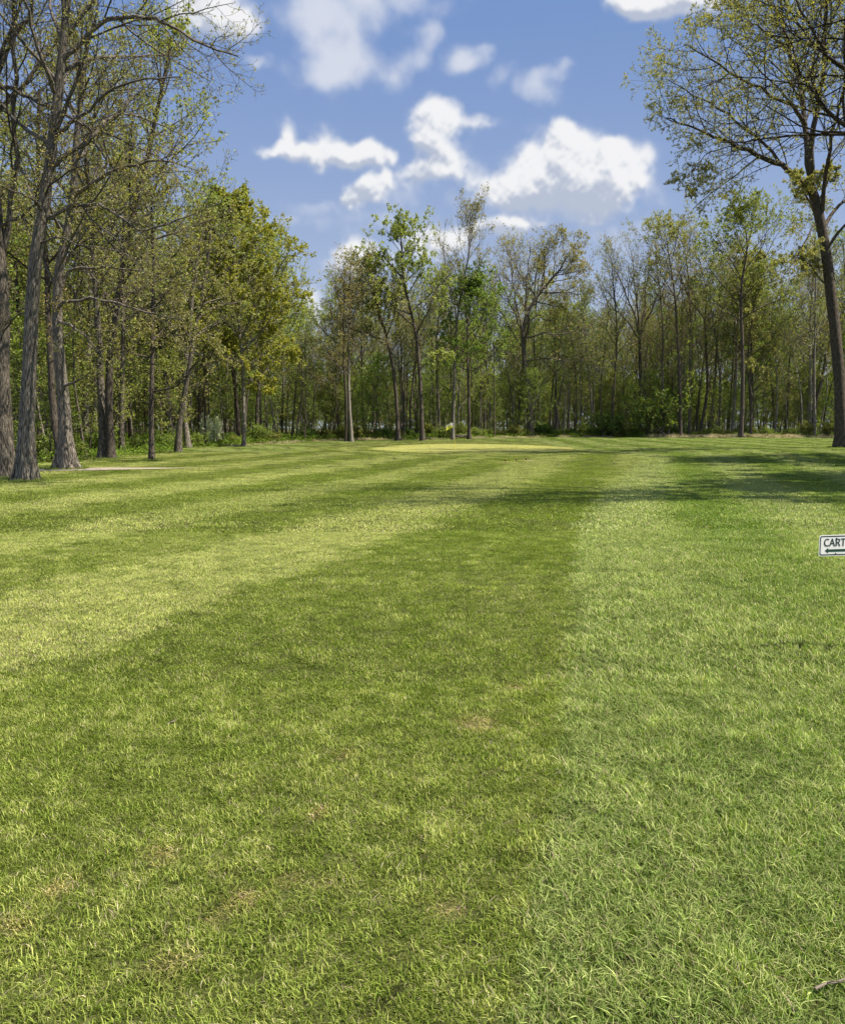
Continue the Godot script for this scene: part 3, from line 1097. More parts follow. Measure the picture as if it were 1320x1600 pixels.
	hero("second_oak_stem", "slender straight tree standing tight behind the spreading oak", 15, foot(836, 682) + Vector3(0, 0, -1.5),
		[[836, 682], [836, 620], [836, 560], [834, 500], [838, 450], [842, 400]], 0.2, 0.05, 12, 0.5, [],
		func(t): t.leaves = 5; t.leaf_size = 0.14; t.leaf_color = olive; t.kids = [14, 6, 4, 4], bark_mats[2], leaf_mats[0])
	hero("vase_shaped_tree", "tree with bare straight trunk opening into a vase of thin upright limbs", 16, foot(1001, 682),
		[[1001, 682], [1001, 620], [1000, 560], [999, 505]], 0.27, 0.2, 0, 0.5,
		[
			[[[999, 508], [988, 460], [972, 415], [958, 378], [952, 362]], 0.12, 0.02, 13, 0.2],
			[[[999, 505], [996, 450, 1], [991, 400, 1.5], [987, 355, 1.8]], 0.13, 0.02, 13, 0.2],
			[[[999, 505], [1006, 455, -1], [1012, 405, -1.5], [1016, 362, -1.8]], 0.12, 0.02, 13, 0.2],
			[[[1000, 508], [1018, 460], [1036, 415], [1048, 380]], 0.12, 0.02, 13, 0.2],
			[[[999, 512], [975, 475, 1.5], [950, 445, 2.5], [936, 420, 3]], 0.09, 0.02, 11, 0.2],
			[[[1000, 515], [1022, 490, -2], [1045, 470, -3]], 0.06, 0.02, 8, 0.2],
			[[[1000, 540], [985, 530, 1], [965, 520, 2]], 0.05, 0.01, 6, 0.2],
		],
		func(t): t.leaves = 2; t.leaf_size = 0.12; t.leaf_color = Color(0.22, 0.21, 0.11); t.angle = [0.6, 0.55, 0.65, 0.7]; t.tropism = [0.02, 0.1, 0.08, 0.06, 0.04],
		bark_mats[1], leaf_mats[0])
	hero("straight_tree", "tall straight dark trunk right of the round green bush, pale airy crown", 17, foot(1063, 683),
		[[1063, 683], [1062, 600], [1058, 500], [1054, 430], [1047, 375], [1042, 335]], 0.22, 0.04, 18, 0.5,
		[[[[1056, 440], [1035, 400, 1], [1024, 375, 1.5]], 0.07, 0.02, 10, 0.2]],
		func(t): t.leaves = 4; t.leaf_size = 0.13; t.leaf_color = Color(0.2, 0.2, 0.08); t.ratio = [0.22, 0.45, 0.5, 0.55]; t.kids = [14, 6, 5, 4], bark_mats[1], leaf_mats[0])
	hero("forked_tree", "dark tree forking like a wishbone above a straight trunk in the right wood", 18, foot(1106, 683) + Vector3(0, 0, -3),
		[[1106, 683], [1105, 600], [1104, 540], [1101, 472]], 0.22, 0.15, 0, 0.5,
		[
			[[[1101, 475], [1078, 440], [1064, 405], [1054, 372]], 0.12, 0.02, 13, 0.2],
			[[[1101, 472], [1104, 430], [1098, 390], [1086, 355]], 0.12, 0.02, 13, 0.2],
			[[[1103, 500], [1130, 470, 1], [1150, 440, 1]], 0.07, 0.02, 10, 0.2],
		],
		func(t): t.leaves = 4; t.leaf_size = 0.13; t.leaf_color = olive, bark_mats[1], leaf_mats[0])
	hero("thick_dark_tree", "thick dark trunk at the wood edge beside the dry grass verge", 19, foot(1157, 684),
		[[1157, 684], [1160, 600], [1160, 520], [1158, 450], [1161, 400], [1168, 350], [1165, 315]], 0.28, 0.05, 20, 0.4, [],
		func(t): t.leaves = 6; t.leaf_size = 0.14; t.leaf_color = Color(0.17, 0.19, 0.06); t.ratio = [0.24, 0.45, 0.5, 0.55], bark_mats[1], leaf_mats[0])
	hero("elbowed_tree", "dark tree with an elbowed fork standing next to the thick dark trunk", 20, foot(1172, 683),
		[[1172, 683], [1173, 640], [1173, 608], [1168, 560], [1172, 500], [1180, 440], [1185, 380]], 0.19, 0.05, 14, 0.4,
		[[[[1173, 610], [1182, 596], [1195, 588, 1], [1205, 570, 1.5]], 0.08, 0.02, 7, 0.2]],
		func(t): t.leaves = 6; t.leaf_size = 0.14; t.leaf_color = olive, bark_mats[1], leaf_mats[0])
	# --- the big tree at the right edge and those off to the right whose limbs and shadows reach in
	hero("great_right_tree", "great dark tree on the right lawn with a long limb reaching left", 30, foot(1316, 700),
		[[1316, 700], [1313, 640], [1310, 580], [1302, 500], [1294, 430], [1282, 350], [1268, 298]], 0.46, 0.32, 5, 0.6,
		[
			[[[1268, 302], [1245, 278], [1222, 260], [1180, 238, 0.6], [1148, 229, 1], [1113, 212, 1.3], [1075, 196, 1.6], [1040, 184, 1.8]], 0.23, 0.03, 17, 0.2],
			[[[1268, 300], [1261, 230], [1254, 165, -0.5], [1238, 95, -1], [1222, 20, -1.5], [1212, -60, -2]], 0.24, 0.05, 15, 0.2],
			[[[1268, 298], [1274, 200, 1], [1283, 120, 1.5], [1290, 40, 2], [1302, -70, 2.5]], 0.22, 0.05, 14, 0.25],
			[[[1280, 340], [1290, 270, 1], [1298, 210, 2], [1320, 140, 3], [1350, 60, 4]], 0.16, 0.04, 13, 0.25],
			[[[1284, 360], [1310, 320, -1], [1350, 290, -2], [1400, 270, -2]], 0.14, 0.03, 10, 0.3],
			[[[1258, 195], [1235, 165, 1], [1190, 140, 2], [1140, 115, 2.6], [1095, 85, 3], [1070, 70, 3.2]], 0.14, 0.02, 15, 0.2],
			[[[1240, 100], [1215, 62, 1], [1165, 35, 1.5], [1125, 18, 2]], 0.1, 0.02, 13, 0.2],
			[[[1232, 265], [1205, 238, -1], [1165, 200, -2], [1120, 170, -2.5], [1070, 140, -3], [1045, 125, -3]], 0.12, 0.02, 15, 0.2],
			[[[1278, 345], [1264, 364, 1], [1248, 398, 1.5], [1228, 424, 2]], 0.07, 0.02, 8, 0.25],
			[[[1150, 230], [1110, 236, 0.5], [1085, 262, 0.8], [1078, 290, 1]], 0.04, 0.01, 8, 0.3],
			[[[1185, 240], [1150, 255, 1], [1120, 275, 1.5], [1105, 300, 2]], 0.04, 0.01, 8, 0.3],
			[[[1250, 150], [1270, 90, -2], [1280, 30, -3], [1270, -60, -4]], 0.12, 0.03, 12, 0.2],
		],
		func(t): t.leaves = 17; t.leaf_size = 0.07; t.leaf_color = Color(0.235, 0.225, 0.105); t.kids = [14, 9, 7, 5]; t.flare = 0.75,
		bark_mats[1], leaf_mats[0])
	var off := on_land(14.2, 18.5)
	hero("overhanging_tree", "tree beyond the right edge whose thin dark limbs hang into the sky", 31, off,
		[[1682, 783], [1681, 600], [1680, 450], [1676, 300], [1672, 150], [1668, 0], [1660, -150], [1650, -320]], 0.36, 0.08, 10, 0.55,
		[
			[[[1677, 330], [1560, 262], [1440, 218], [1330, 198], [1285, 165], [1250, 115], [1228, 55]], 0.11, 0.012, 11, 0.35],
			[[[1674, 220], [1540, 150, 0.4], [1410, 142, 0.6], [1312, 105, 0.8], [1275, 60, 1], [1240, -10, 1.2]], 0.11, 0.012, 11, 0.35],
			[[[1671, 110], [1520, 60, 0.8], [1400, 40, 1.2], [1320, 0, 1.5], [1240, -90, 1.8]], 0.1, 0.014, 11, 0.3],
			[[[1669, 20], [1500, -60, -0.8], [1330, -160, -1.2], [1180, -250, -1.5], [1080, -300, -1.8]], 0.12, 0.016, 14, 0.25],
			[[[1666, -60], [1500, -190, 1], [1330, -300, 1.5], [1200, -380, 2]], 0.11, 0.016, 13, 0.25],
			[[[1664, -80], [1560, -250, -1.5], [1460, -400, -2.2], [1380, -500, -2.6]], 0.11, 0.016, 13, 0.25],
			[[[1670, 60], [1800, -60, 1], [1930, -160, 1.5], [2020, -260, 2]], 0.11, 0.016, 12, 0.25],
			[[[1660, -160], [1720, -330, -1], [1790, -480, -1.5]], 0.1, 0.016, 12, 0.25],
		],
		func(t): t.leaves = 9; t.leaf_size = 0.045; t.leaf_color = Color(0.235, 0.22, 0.105); t.kids = [14, 9, 7, 5],
		bark_mats[1], leaf_mats[0])
	print("heroes ", Time.get_ticks_msec())

	# --- kinds for the wood
	var tall := []
	for k in 3:
		tall.append(grown(50 + k, 21.0, 0.2, func(t): t.leaves = 3; t.leaf_size = 0.14; t.leaf_color = [olive, Color(0.19, 0.205, 0.075), Color(0.17, 0.2, 0.075)][k]; t.ratio = [0.2, 0.45, 0.5, 0.55]; t.from = [0.42, 0.2, 0.2, 0.2]; t.kids = [18, 6, 5, 3]))
	var bare := []
	for k in 2:
		bare.append(grown(60 + k, 21.0, 0.19, func(t): t.leaves = 2; t.leaf_size = 0.12; t.leaf_color = buff; t.ratio = [0.22, 0.45, 0.5, 0.55]; t.from = [0.4, 0.2, 0.2, 0.2]; t.kids = [18, 7, 5, 4]; t.angle = [0.65, 0.6, 0.7, 0.7]))
	var leafy := []
	for k in 2:
		leafy.append(grown(70 + k, 17.0, 0.17, func(t): t.leaves = 5; t.leaf_size = 0.14; t.leaf_color = [lime, fresh][k]; t.ratio = [0.26, 0.45, 0.5, 0.55]; t.from = [0.25, 0.2, 0.15, 0.2]; t.kids = [20, 6, 5, 3]))
	var lush := grown(75, 17.0, 0.22, func(t): t.leaves = 13; t.leaf_size = 0.14; t.leaf_color = lime; t.ratio = [0.3, 0.45, 0.5, 0.55]; t.from = [0.3, 0.2, 0.15, 0.2]; t.kids = [26, 7, 5, 3])
	var young := []
	for k in 3:
		young.append(grown(80 + k, 7.5, 0.055, func(t): t.leaves = 6; t.leaf_size = 0.11; t.leaf_color = [fresh, deep, Color(0.18, 0.2, 0.06)][k]; t.deepest = 3; t.ratio = [0.3, 0.45, 0.5, 0.5]; t.from = [0.15, 0.2, 0.2, 0.2]; t.kids = [20, 7, 6, 3]; t.angle = [1.15, 0.8, 0.8, 0.8]; t.flare = 0.2))
	var poles := []
	for k in 3:
		poles.append(grown(90 + k, 13.0, 0.075, func(t): t.leaves = 3; t.leaf_size = 0.12; t.leaf_color = [olive, fresh, lime][k]; t.deepest = 3; t.ratio = [0.16, 0.45, 0.5, 0.5]; t.from = [0.35, 0.2, 0.2, 0.2]; t.kids = [18, 6, 5, 3]; t.wander = [0.09, 0.16, 0.2, 0.25, 0.3]; t.flare = 0.2))
	var bushes := []
	for k in 3:
		bushes.append(bush(95 + k, [fresh, deep, Color(0.16, 0.18, 0.05)][k]))
	print("kinds ", Time.get_ticks_msec())

	# --- trees that can be told apart in the left wood
	for a in [[160, 718, 0.19, 0, 0.95, "slender dark tree of the close pair left of the slim straight tree"], [173, 718, 0.19, 1, 1.0, "straighter darker trunk of the close pair left of the slim straight tree"]]:
		var p := foot(a[0], a[1])
		plant(tall[a[3]], "paired_tree", a[5], "tree", p, a[0], Vector3(a[4], 0.9, a[4]), bark_mats[1 if a[3] else 0], leaf_mats[0], "")
	plant(bare[0], "pale_leaning_tree", "pale grey trunk tilting left between the stout tree and the close pair", "tree", foot(137, 705), 0.4, Vector3(1.35, 0.85, 1.35), bark_mats[2], leaf_mats[0], "")
	plant(tall[2], "grey_tree", "grey trunk just behind the crooked leaning tree in the left wood", "tree", foot(294, 700), 2.4, Vector3(1.1, 0.8, 1.1), bark_mats[2], leaf_mats[0], "")
	plant(bare[1], "pale_twin_tree", "pale thin bare tree left of the dark curving trunk behind the green", "tree", foot(549, 690), 1.4, Vector3(0.85, 0.68, 0.85), bark_mats[3], leaf_mats[0], "")
	plant(bare[0], "dark_twin_tree", "dark thin bare tree beside the pale thin one behind the green", "tree", foot(541, 690), 4.4, Vector3(0.7, 0.64, 0.7), bark_mats[1], leaf_mats[0], "")
	plant(tall[1], "stout_woodland_tree", "stout furrowed trunk in the wood behind the great right tree", "tree", foot(1265, 681), 4.0, Vector3(1.3, 0.95, 1.3), bark_mats[0], leaf_mats[0], "")

	for a in [[25.5, 38.0, 1.0, 0.3], [29.5, 33.5, 0.9, 2.0], [19.6, 20.6, 0.85, 4.0], [23.5, 25.0, 0.9, 5.0]]:
		plant(lush, "lawn_tree", "leafy tree on the lawn beyond the right edge that shades the rough", "tree", on_land(a[0], a[1]), a[3], Vector3(a[2], a[2], a[2]) * 1.1, bark_mats[1], leaf_mats[0], "lawn trees beyond the right edge")

	# --- the mass of the wood
	var keep := []
	for p in [[40, 752], [100, 733], [237, 720], [279, 708], [381, 697], [660, 688], [622, 688], [707, 687], [733, 686], [829, 683], [1001, 682], [1063, 683], [1157, 684], [1172, 683], [160, 718], [173, 718], [549, 690], [541, 690], [1265, 681]]:
		keep.append(foot(p[0], p[1]))
	var spots := []
	var cell := 4.3
	var d := 26.0
	while d < 140.0:
		var x := -75.0
		while x < 75.0:
			var px := x + rng.randf_range(-0.45, 0.45) * cell
			var pd := d + rng.randf_range(-0.45, 0.45) * cell
			x += cell
			var wd := wood_depth(px, pd)
			if wd < 0.8 or wd > 46.0 or absf(px) > pd * 0.5 + 5.0:
				continue
			if px < -8.0 and pd < 78.0 and rng.randf() < 0.35:
				continue
			if wd > 20.0 and rng.randf() < 0.5:
				continue
			var free := true
			for q in keep:
				if Vector2(px - q.x, pd + q.z).length() < 2.2:
					free = false
			if free:
				spots.append([px, pd, wd])
		d += cell
	# landmarks by bearing from the tee, to tell the trees of the wood apart
	var marks := [[-20.0, "the thick furrowed trunk"], [100.0, "the stout flared tree"], [166.0, "the close pair of trunks"], [237.0, "the slim straight tree"], [300.0, "the crooked leaning tree"], [381.0, "the yellow-green maple"], [470.0, "the gap beside the maple"], [545.0, "the pale thin bare tree"], [622.0, "the dark curving trunk"], [660.0, "the tufted green tree"], [720.0, "the bare-topped tree"], [829.0, "the spreading oak"], [930.0, "the dark green bush"], [1001.0, "the vase-shaped tree"], [1063.0, "the tall straight trunk"], [1106.0, "the wishbone-forked tree"], [1160.0, "the thick dark trunk"], [1225.0, "the dry grass verge"], [1265.0, "the stout furrowed trunk"], [1335.0, "the great right tree"]]
	var place := func(px: float, pd: float) -> String:
		var pic := 660.0 + px / pd * FOCAL
		var best := 0
		for k in marks.size():
			if absf(marks[k][0] - pic) < absf(marks[best][0] - pic):
				best = k
		var wd := wood_depth(px, pd)
		return ("at the wood edge by " if wd < 5.0 else ("a little way behind " if wd < 16.0 else "deep in the wood behind ")) + marks[best][1]
	for s in spots:
		var pic: float = 660.0 + s[0] / s[1] * FOCAL
		var low := 0.62 if pic > 455.0 and pic < 530.0 else 1.0
		var f := (rng.randf_range(0.6, 0.78) if pic > 430.0 and pic < 940.0 else rng.randf_range(0.66, 0.88) if pic < 1060.0 and pic > 430.0 else rng.randf_range(0.76, 1.0)) * low
		var w := f * rng.randf_range(0.75, 1.1)
		var at_ := on_land(s[0], s[1])
		var where: String = place.call(s[0], s[1])
		var pick := rng.randf()
		var turn := rng.randf() * TAU
		if pick < 0.46:
			plant(tall[rng.randi() % 3], "woodland_tree", "tall slender tree in olive leaf " + where, "tree", at_, turn, Vector3(w, f, w), bark_mats[[0, 1, 1, 2][rng.randi() % 4]], leaf_mats[rng.randi() % 3], "slender trees " + where)
		elif pick < 0.88:
			plant(bare[rng.randi() % 2], "budding_tree", "tall nearly bare grey-twigged tree " + where, "tree", at_, turn, Vector3(w, f, w), bark_mats[[0, 1, 2, 3][rng.randi() % 4]], leaf_mats[rng.randi() % 3], "bare trees " + where)
		else:
			plant(leafy[rng.randi() % 2], "leafy_tree", "rounder tree in bright full leaf " + where, "tree", at_, turn, Vector3(w, f, w), bark_mats[[0, 1, 2][rng.randi() % 3]], leaf_mats[rng.randi() % 3], "leafy trees " + where)
	print("trees ", spots.size())
	# saplings and poles
	var small := 0
	cell = 2.5
	d = 28.0
	while d < 116.0:
		var x := -60.0
		while x < 60.0:
			var px := x + rng.randf_range(-0.5, 0.5) * cell
			var pd := d + rng.randf_range(-0.5, 0.5) * cell
			x += cell
			var wd := wood_depth(px, pd)
			if wd < 0.6 or wd > 24.0 or absf(px) > pd * 0.5 + 2.0 or rng.randf() < 0.3:
				continue
			var f := rng.randf_range(0.55, 1.1)
			var where: String = place.call(px, pd)
			small += 1
			if rng.randf() < 0.36:
				plant(young[rng.randi() % 3], "sapling", "low leafy green sapling " + where, "sapling", on_land(px, pd), rng.randf() * TAU, Vector3(f, f, f), bark_mats[rng.randi() % 3], leaf_mats[rng.randi() % 3], "saplings " + where)
			else:
				plant(poles[rng.randi() % 3], "pole_tree", "thin whip-like sparse young tree " + where, "sapling", on_land(px, pd), rng.randf() * TAU, Vector3(f, f, f) * 1.1, bark_mats[rng.randi() % 4], leaf_mats[rng.randi() % 3], "young poles " + where)
		d += cell
	print("saplings ", small)
	# bushes along the edge
	var many := 0
	for k in 90:
		var px := 0.0
		var pd := 0.0
		if k < 30:
			pd = lerpf(34.0, 77.0, k / 30.0)
			px = steps(WOOD_LEFT, pd) - rng.randf_range(1.0, 4.5)
		else:
			px = lerpf(-10.0, 46.0, (k - 30) / 60.0)
			pd = steps(WOOD_FAR, px) + rng.randf_range(0.8, 5.0)
		var f := rng.randf_range(0.4, 0.85)
		var where: String = place.call(px, pd)
		many += 1
		plant(bushes[rng.randi() % 3], "bush", "low tangled green bush " + where, "bush", on_land(px, pd), rng.randf() * TAU, Vector3(f, f * rng.randf_range(0.7, 1.1), f), bark_mats[1], leaf_mats[rng.randi() % 3], "bushes " + where)
	plant(bushes[0], "round_bush", "large round fresh green bush in front of the vase-shaped tree", "bush", foot(1022, 683), 1.0, Vector3(2.1, 2.5, 2.1), bark_mats[1], leaf_mats[0], "")
	plant(bushes[1], "dark_bush", "spreading dark green bush left of the round fresh green bush", "bush", foot(948, 683), 2.0, Vector3(1.7, 1.4, 1.7), bark_mats[1], leaf_mats[0], "")
	var blossom := bush(99, Color(0.6, 0.6, 0.55))
	plant(blossom, "flowering_shrub", "white-flowering shrub at the foot of the yellow-green maple", "bush", on_land(foot(365, 692).x - 0.6, 66.0), 0.0, Vector3(0.8, 1.3, 0.8), bark_mats[1], leaf_mats[0], "")
	# the wood going on behind, a mass
	var far := Node3D.new()
	far.name = "distant_woods"
	far.set_meta("kind", "stuff")
	far.set_meta("label", "far mass of woodland closing the view behind the nearer trees")
	far.set_meta("category", "woods")
	add_child(far)
	for kind in 3:
		var src: Array = [tall[1], leafy[1], young[0]][kind]
		var list := []
		for k in [110, 30, 800][kind]:
			var pd := rng.randf_range(128.0, 175.0) if kind < 2 else rng.randf_range(106.0, 165.0)
			var px := rng.randf_range(-0.56, 0.56) * pd
			if k % 3 == 0:
				pd = rng.randf_range(40.0, 120.0)
				px = -pd * 0.52 - rng.randf_range(2.0, 14.0)
				if wood_depth(px, pd) < 3.0:
					continue
			var f := rng.randf_range(0.8, 1.1)
			list.append(Transform3D(Basis(Vector3.UP, rng.randf() * TAU).scaled(Vector3(f, f, f)), on_land(px, pd)))
		for piece in 3:
			var mm := MultiMesh.new()
			mm.transform_format = MultiMesh.TRANSFORM_3D
			mm.mesh = src[piece]
			mm.instance_count = list.size()
			for k in list.size():
				mm.set_instance_transform(k, list[k])
			var o := MultiMeshInstance3D.new()
			o.name = ["trunk_mass", "branch_mass", "leaf_mass"][piece]
			o.multimesh = mm
			o.material_override = leaf_mats[0] if piece == 2 else bark_mats[1]
			o.set_meta("kind", "stuff")
			far.add_child(o, true)

func bush(seed_: int, col: Color) -> Array:
	var t := Wood.new()
	t.rng.seed = seed_
	t.leaves = 9
	t.leaf_size = 0.1
	t.leaf_color = col
	t.deepest = 3
	t.kids = [8, 7, 6, 3]
	t.ratio = [0.5, 0.5, 0.5, 0.5]
	t.from = [0.15, 0.15, 0.15, 0.15]
	for k in 12:
		var a := t.rng.randf() * TAU
		t.grow(Vector3(cos(a), 0, sin(a)) * t.rng.randf() * 0.5 - Vector3(0, 0.05, 0), Vector3(cos(a) * 0.55, 1, sin(a) * 0.55), t.rng.randf_range(1.2, 2.0), 0.018, 1)
	return [t.bark.mesh(), t.twig.mesh(), t.leaf.mesh()]

# ---------------------------------------------------------------- objects

func rounded(w: float, h: float, r: float, z0: float, z1: float) -> Geo:
	var g := Geo.new()
	var rim := outline(w, h, r)
	var n := rim.size()
	for k in n:
		var a := rim[k]
		var b := rim[(k + 1) % n]
		g.tri(Vector3(0, 0, z1), Vector3(b.x, b.y, z1), Vector3(a.x, a.y, z1))
		g.tri(Vector3(0, 0, z0), Vector3(a.x, a.y, z0), Vector3(b.x, b.y, z0))
		g.quad(Vector3(a.x, a.y, z0), Vector3(a.x, a.y, z1), Vector3(b.x, b.y, z1), Vector3(b.x, b.y, z0))
	return g

func outline(w: float, h: float, r: float) -> PackedVector2Array:
	var rim := PackedVector2Array()
	for q in 4:
		var c := Vector2((w / 2 - r) * (1 if q == 0 or q == 3 else -1), (h / 2 - r) * (1 if q < 2 else -1))
		for k in 7:
			var a := PI / 2 * (q + k / 6.0)
			rim.append(c + Vector2(cos(a), sin(a)) * r)
	return rim

func stick(points: Array, r0: float, r1: float, sides := 6) -> ArrayMesh:
	var g := Geo.new()
	var p := PackedVector3Array()
	var r := PackedFloat32Array()
	for k in points.size():
		p.append(points[k])
		r.append(lerpf(r0, r1, float(k) / (points.size() - 1)))
	g.tube(p, r, sides, true)
	return g.mesh()

func build_objects() -> void:
	# flag on the green
	var hole := foot(711.5, 703)
	var f := thing("golf_flag", "golf flagstick with small yellow and white flag on the putting green", "flag", hole)
	var d := -hole.z
	var top := at(707.0, 660, d) - hole
	part("pole", stick([Vector3(0, -0.1, 0), top * 0.45], 0.014, 0.013, 8), flat(Color(0.75, 0.68, 0.12), 0.4), f)
	part("upper_pole", stick([top * 0.45, top], 0.0125, 0.011, 8), flat(Color(0.72, 0.72, 0.7), 0.4), f)
	var cloth := Geo.new()
	var nx := 12
	var ny := 8
	var long := 0.44
	var high := 0.33
	for j in ny + 1:
		for k in nx + 1:
			var u := float(k) / nx
			var v := float(j) / ny
			var p := top + Vector3(-u * long * 0.92, -0.02 - v * high - 0.16 * u * u - 0.04 * u, 0.07 * sin(u * 6.0 + v * 1.5) * u + 0.05 * u)
			cloth.v.append(p)
			cloth.c.append(Color(0.78, 0.78, 0.76) if v < 0.62 - 0.4 * u else Color(0.78, 0.74, 0.08))
			cloth.n.append(Vector3(0, 0, 1))
	for j in ny:
		for k in nx:
			var a := j * (nx + 1) + k
			cloth.i.append_array([a, a + nx + 1, a + 1, a + 1, a + nx + 1, a + nx + 2])
	var st := SurfaceTool.new()
	st.create_from(cloth.mesh(), 0)
	st.generate_normals()
	var cm := leaf_material(Color(1, 1, 1))
	cm.backlight = Color(0.5, 0.5, 0.4)
	part("flag", st.commit(), cm, f)

	# the cart sign on its post
	var centre := at(1323.8, 851.5, 6.0)
	var under := land(centre.x, centre.z)
	var sign_ := thing("cart_sign", "white metal sign reading CART with a green left arrow beside the rough", "sign", Vector3(centre.x, under, centre.z), 0.2)
	var c := Vector3(0, centre.y - under, 0)
	var white := flat(Color(0.86, 0.87, 0.87), 0.4)
	var ink := flat(Color(0.012, 0.035, 0.028), 0.5)
	var w := 0.462
	var h := 0.15
	var plate := part("plate", rounded(w, h, 0.018, -0.0015, 0.0015).mesh(), white, sign_)
	plate.position = c
	var ring := Geo.new()
	var o := outline(w - 0.012, h - 0.012, 0.014)
	var n := outline(w - 0.027, h - 0.027, 0.009)
	for k in o.size():
		var q := (k + 1) % o.size()
		ring.quad(Vector3(o[k].x, o[k].y, 0.0022), Vector3(n[k].x, n[k].y, 0.0022), Vector3(n[q].x, n[q].y, 0.0022), Vector3(o[q].x, o[q].y, 0.0022))
	var border := part("border", ring.mesh(), ink, sign_)
	border.position = c
	var tm := TextMesh.new()
	tm.text = "CART PATH"
	var font := SystemFont.new()
	font.font_names = PackedStringArray(["Droid Sans"])
	font.font_weight = 400
	var bold := FontVariation.new()
	bold.base_font = font
	bold.variation_embolden = 0.45
	tm.font = bold
	tm.font_size = 64
	tm.pixel_size = 0.074 / 64.0
	tm.depth = 0.0012
	var words := part("lettering", tm, ink, sign_)
	words.position = c + Vector3(-0.009, 0.02, 0.0024)
	var ext := tm.get_aabb().size
	words.scale = Vector3(0.366 / ext.x, 0.054 / ext.y, 1)
	var ar := Geo.new()
	var z := 0.0024
	ar.tri(Vector3(-0.185, -0.036, z), Vector3(-0.157, -0.0165, z), Vector3(-0.157, -0.0555, z))
	ar.quad(Vector3(-0.158, -0.027, z), Vector3(0.185, -0.027, z), Vector3(0.185, -0.045, z), Vector3(-0.158, -0.045, z))
	var arrow := part("arrow", ar.mesh(), flat(Color(0.01, 0.06, 0.04), 0.5), sign_)
	arrow.position = c
	for b in [Vector2(-0.0965, 0.051), Vector2(-0.0965, -0.0565), Vector2(0.0965, 0.051), Vector2(0.0965, -0.0565)]:
		var bolt := part("bolt", stick([Vector3(0, 0, 0.0015), Vector3(0, 0, 0.005)], 0.0045, 0.004, 8), flat(Color(0.05, 0.05, 0.05), 0.5), sign_)
		bolt.position = c + Vector3(b.x, b.y, 0)
	var post := Geo.new()
	for q in [[-0.021, 0.021, -0.012, -0.006], [-0.024, -0.021, -0.03, -0.006], [0.021, 0.024, -0.03, -0.006]]:
		var lo := Vector3(q[0], -0.3, q[2])
		var hi := Vector3(q[1], c.y + 0.06, q[3])
		var v := []
		for k in 8:
			v.append(Vector3(hi.x if k & 1 else lo.x, hi.y if k & 2 else lo.y, hi.z if k & 4 else lo.z))
		for e in [[4, 6, 7, 5], [1, 3, 2, 0], [5, 7, 3, 1], [0, 2, 6, 4], [6, 2, 3, 7]]:
			post.quad(v[e[0]], v[e[1]], v[e[2]], v[e[3]])
	var pm := flat(Color(0.05, 0.09, 0.06), 0.5)
	pm.metallic = 0.3
	var po := part("post", post.mesh(), pm, sign_)
	po.position = Vector3(0.064, 0, 0)

	# three small marker stakes in front of the green, a rope between them and a pale board
	var names := ["small black and yellow marker stake at the far end of the rope", "small black and yellow marker stake in the middle of the rope", "small black and yellow marker stake beside the pale board"]
	var marks := [[789.5, 722.0], [806.5, 721.0], [821.5, 720.0]]
	var spots := []
	for k in 3:
		var p := foot(marks[k][0], marks[k][1])
		spots.append(p)
		var m := thing("marker_stake", names[k], "marker", p, 0.0, "marker stakes before the green")
		part("stake", stick([Vector3(0, -0.05, 0), Vector3(0, 0.08, 0), Vector3(0, 0.13, 0)], 0.032, 0.028, 8), flat(Color(0.012, 0.012, 0.01), 0.6), m)
		part("cap", stick([Vector3(0, 0.13, 0), Vector3(0, 0.145, 0), Vector3(0, 0.165, 0)], 0.034, 0.02, 8), flat(Color(0.75, 0.6, 0.06), 0.5), m)
	var line := []
	var a0: Vector3 = foot(775, 724)
	for k in 9:
		var t := k / 8.0
		var p := a0.lerp(spots[2] + Vector3(0, 0, 0.12), t)
		line.append(Vector3(p.x, land(p.x, p.z) + 0.035, p.z + 0.05 * sin(t * 9.0)) - a0)
	var rope := thing("rope", "thin pale yellow rope lying on the turf below the marker stakes", "rope", a0)
	part("cord", stick(line, 0.006, 0.006, 6), flat(Color(0.42, 0.4, 0.1), 0.8), rope)
	var bp := foot(827, 721)
	var board := thing("wooden_board", "short pale wooden board lying on the turf beside the marker stake", "board", bp, 0.1)
	var bm := BoxMesh.new()
	bm.size = Vector3(0.42, 0.04, 0.1)
	var bo := part("plank", bm, flat(Color(0.5, 0.45, 0.2), 0.9), board)
	bo.position.y = 0.03

	# white post at the wood edge
	var wp := foot(967, 682)
	var pole := thing("white_post", "short white post standing at the wood edge right of the green", "post", wp)
	part("shaft", stick([Vector3(0, -0.1, 0), Vector3(0, 0.66, 0)], 0.055, 0.055, 8), flat(Color(0.6, 0.58, 0.5), 0.8), pole)
	part("top", stick([Vector3(0, 0.66, 0), Vector3(0, 0.69, 0)], 0.055, 0.03, 8), flat(Color(0.6, 0.58, 0.5), 0.8), pole)

	# sticks in the grass
	var dead := flat(Color(0.17, 0.14, 0.115), 0.95)
	for sk in [[[1272, 1558], [1290, 1552], [1306, 1547], [1340, 1538], 0.0045, 0.025, "grey-brown fallen stick in the long grass of the rough"], [[1300, 1005], [1308, 1004], [1315, 1005], [1324, 1004], 0.007, 0.012, "short straw-coloured stick on the rough below the cart sign"], [[262, 1136], [267, 1133], [271, 1131], [276, 1129], 0.004, 0.012, "tiny twig lying on the mown fairway"]]:
		var a := foot(sk[0][0], sk[0][1])
		var pts := []
		for k in 4:
			var q := foot(sk[k][0], sk[k][1])
			pts.append(q - a + Vector3(0, sk[5] + 0.006 * (k % 2), 0))
		var so := thing("fallen_stick", sk[6], "stick", a)
		part("stem", stick(pts, sk[4], sk[4] * 0.7, 7), dead, so)
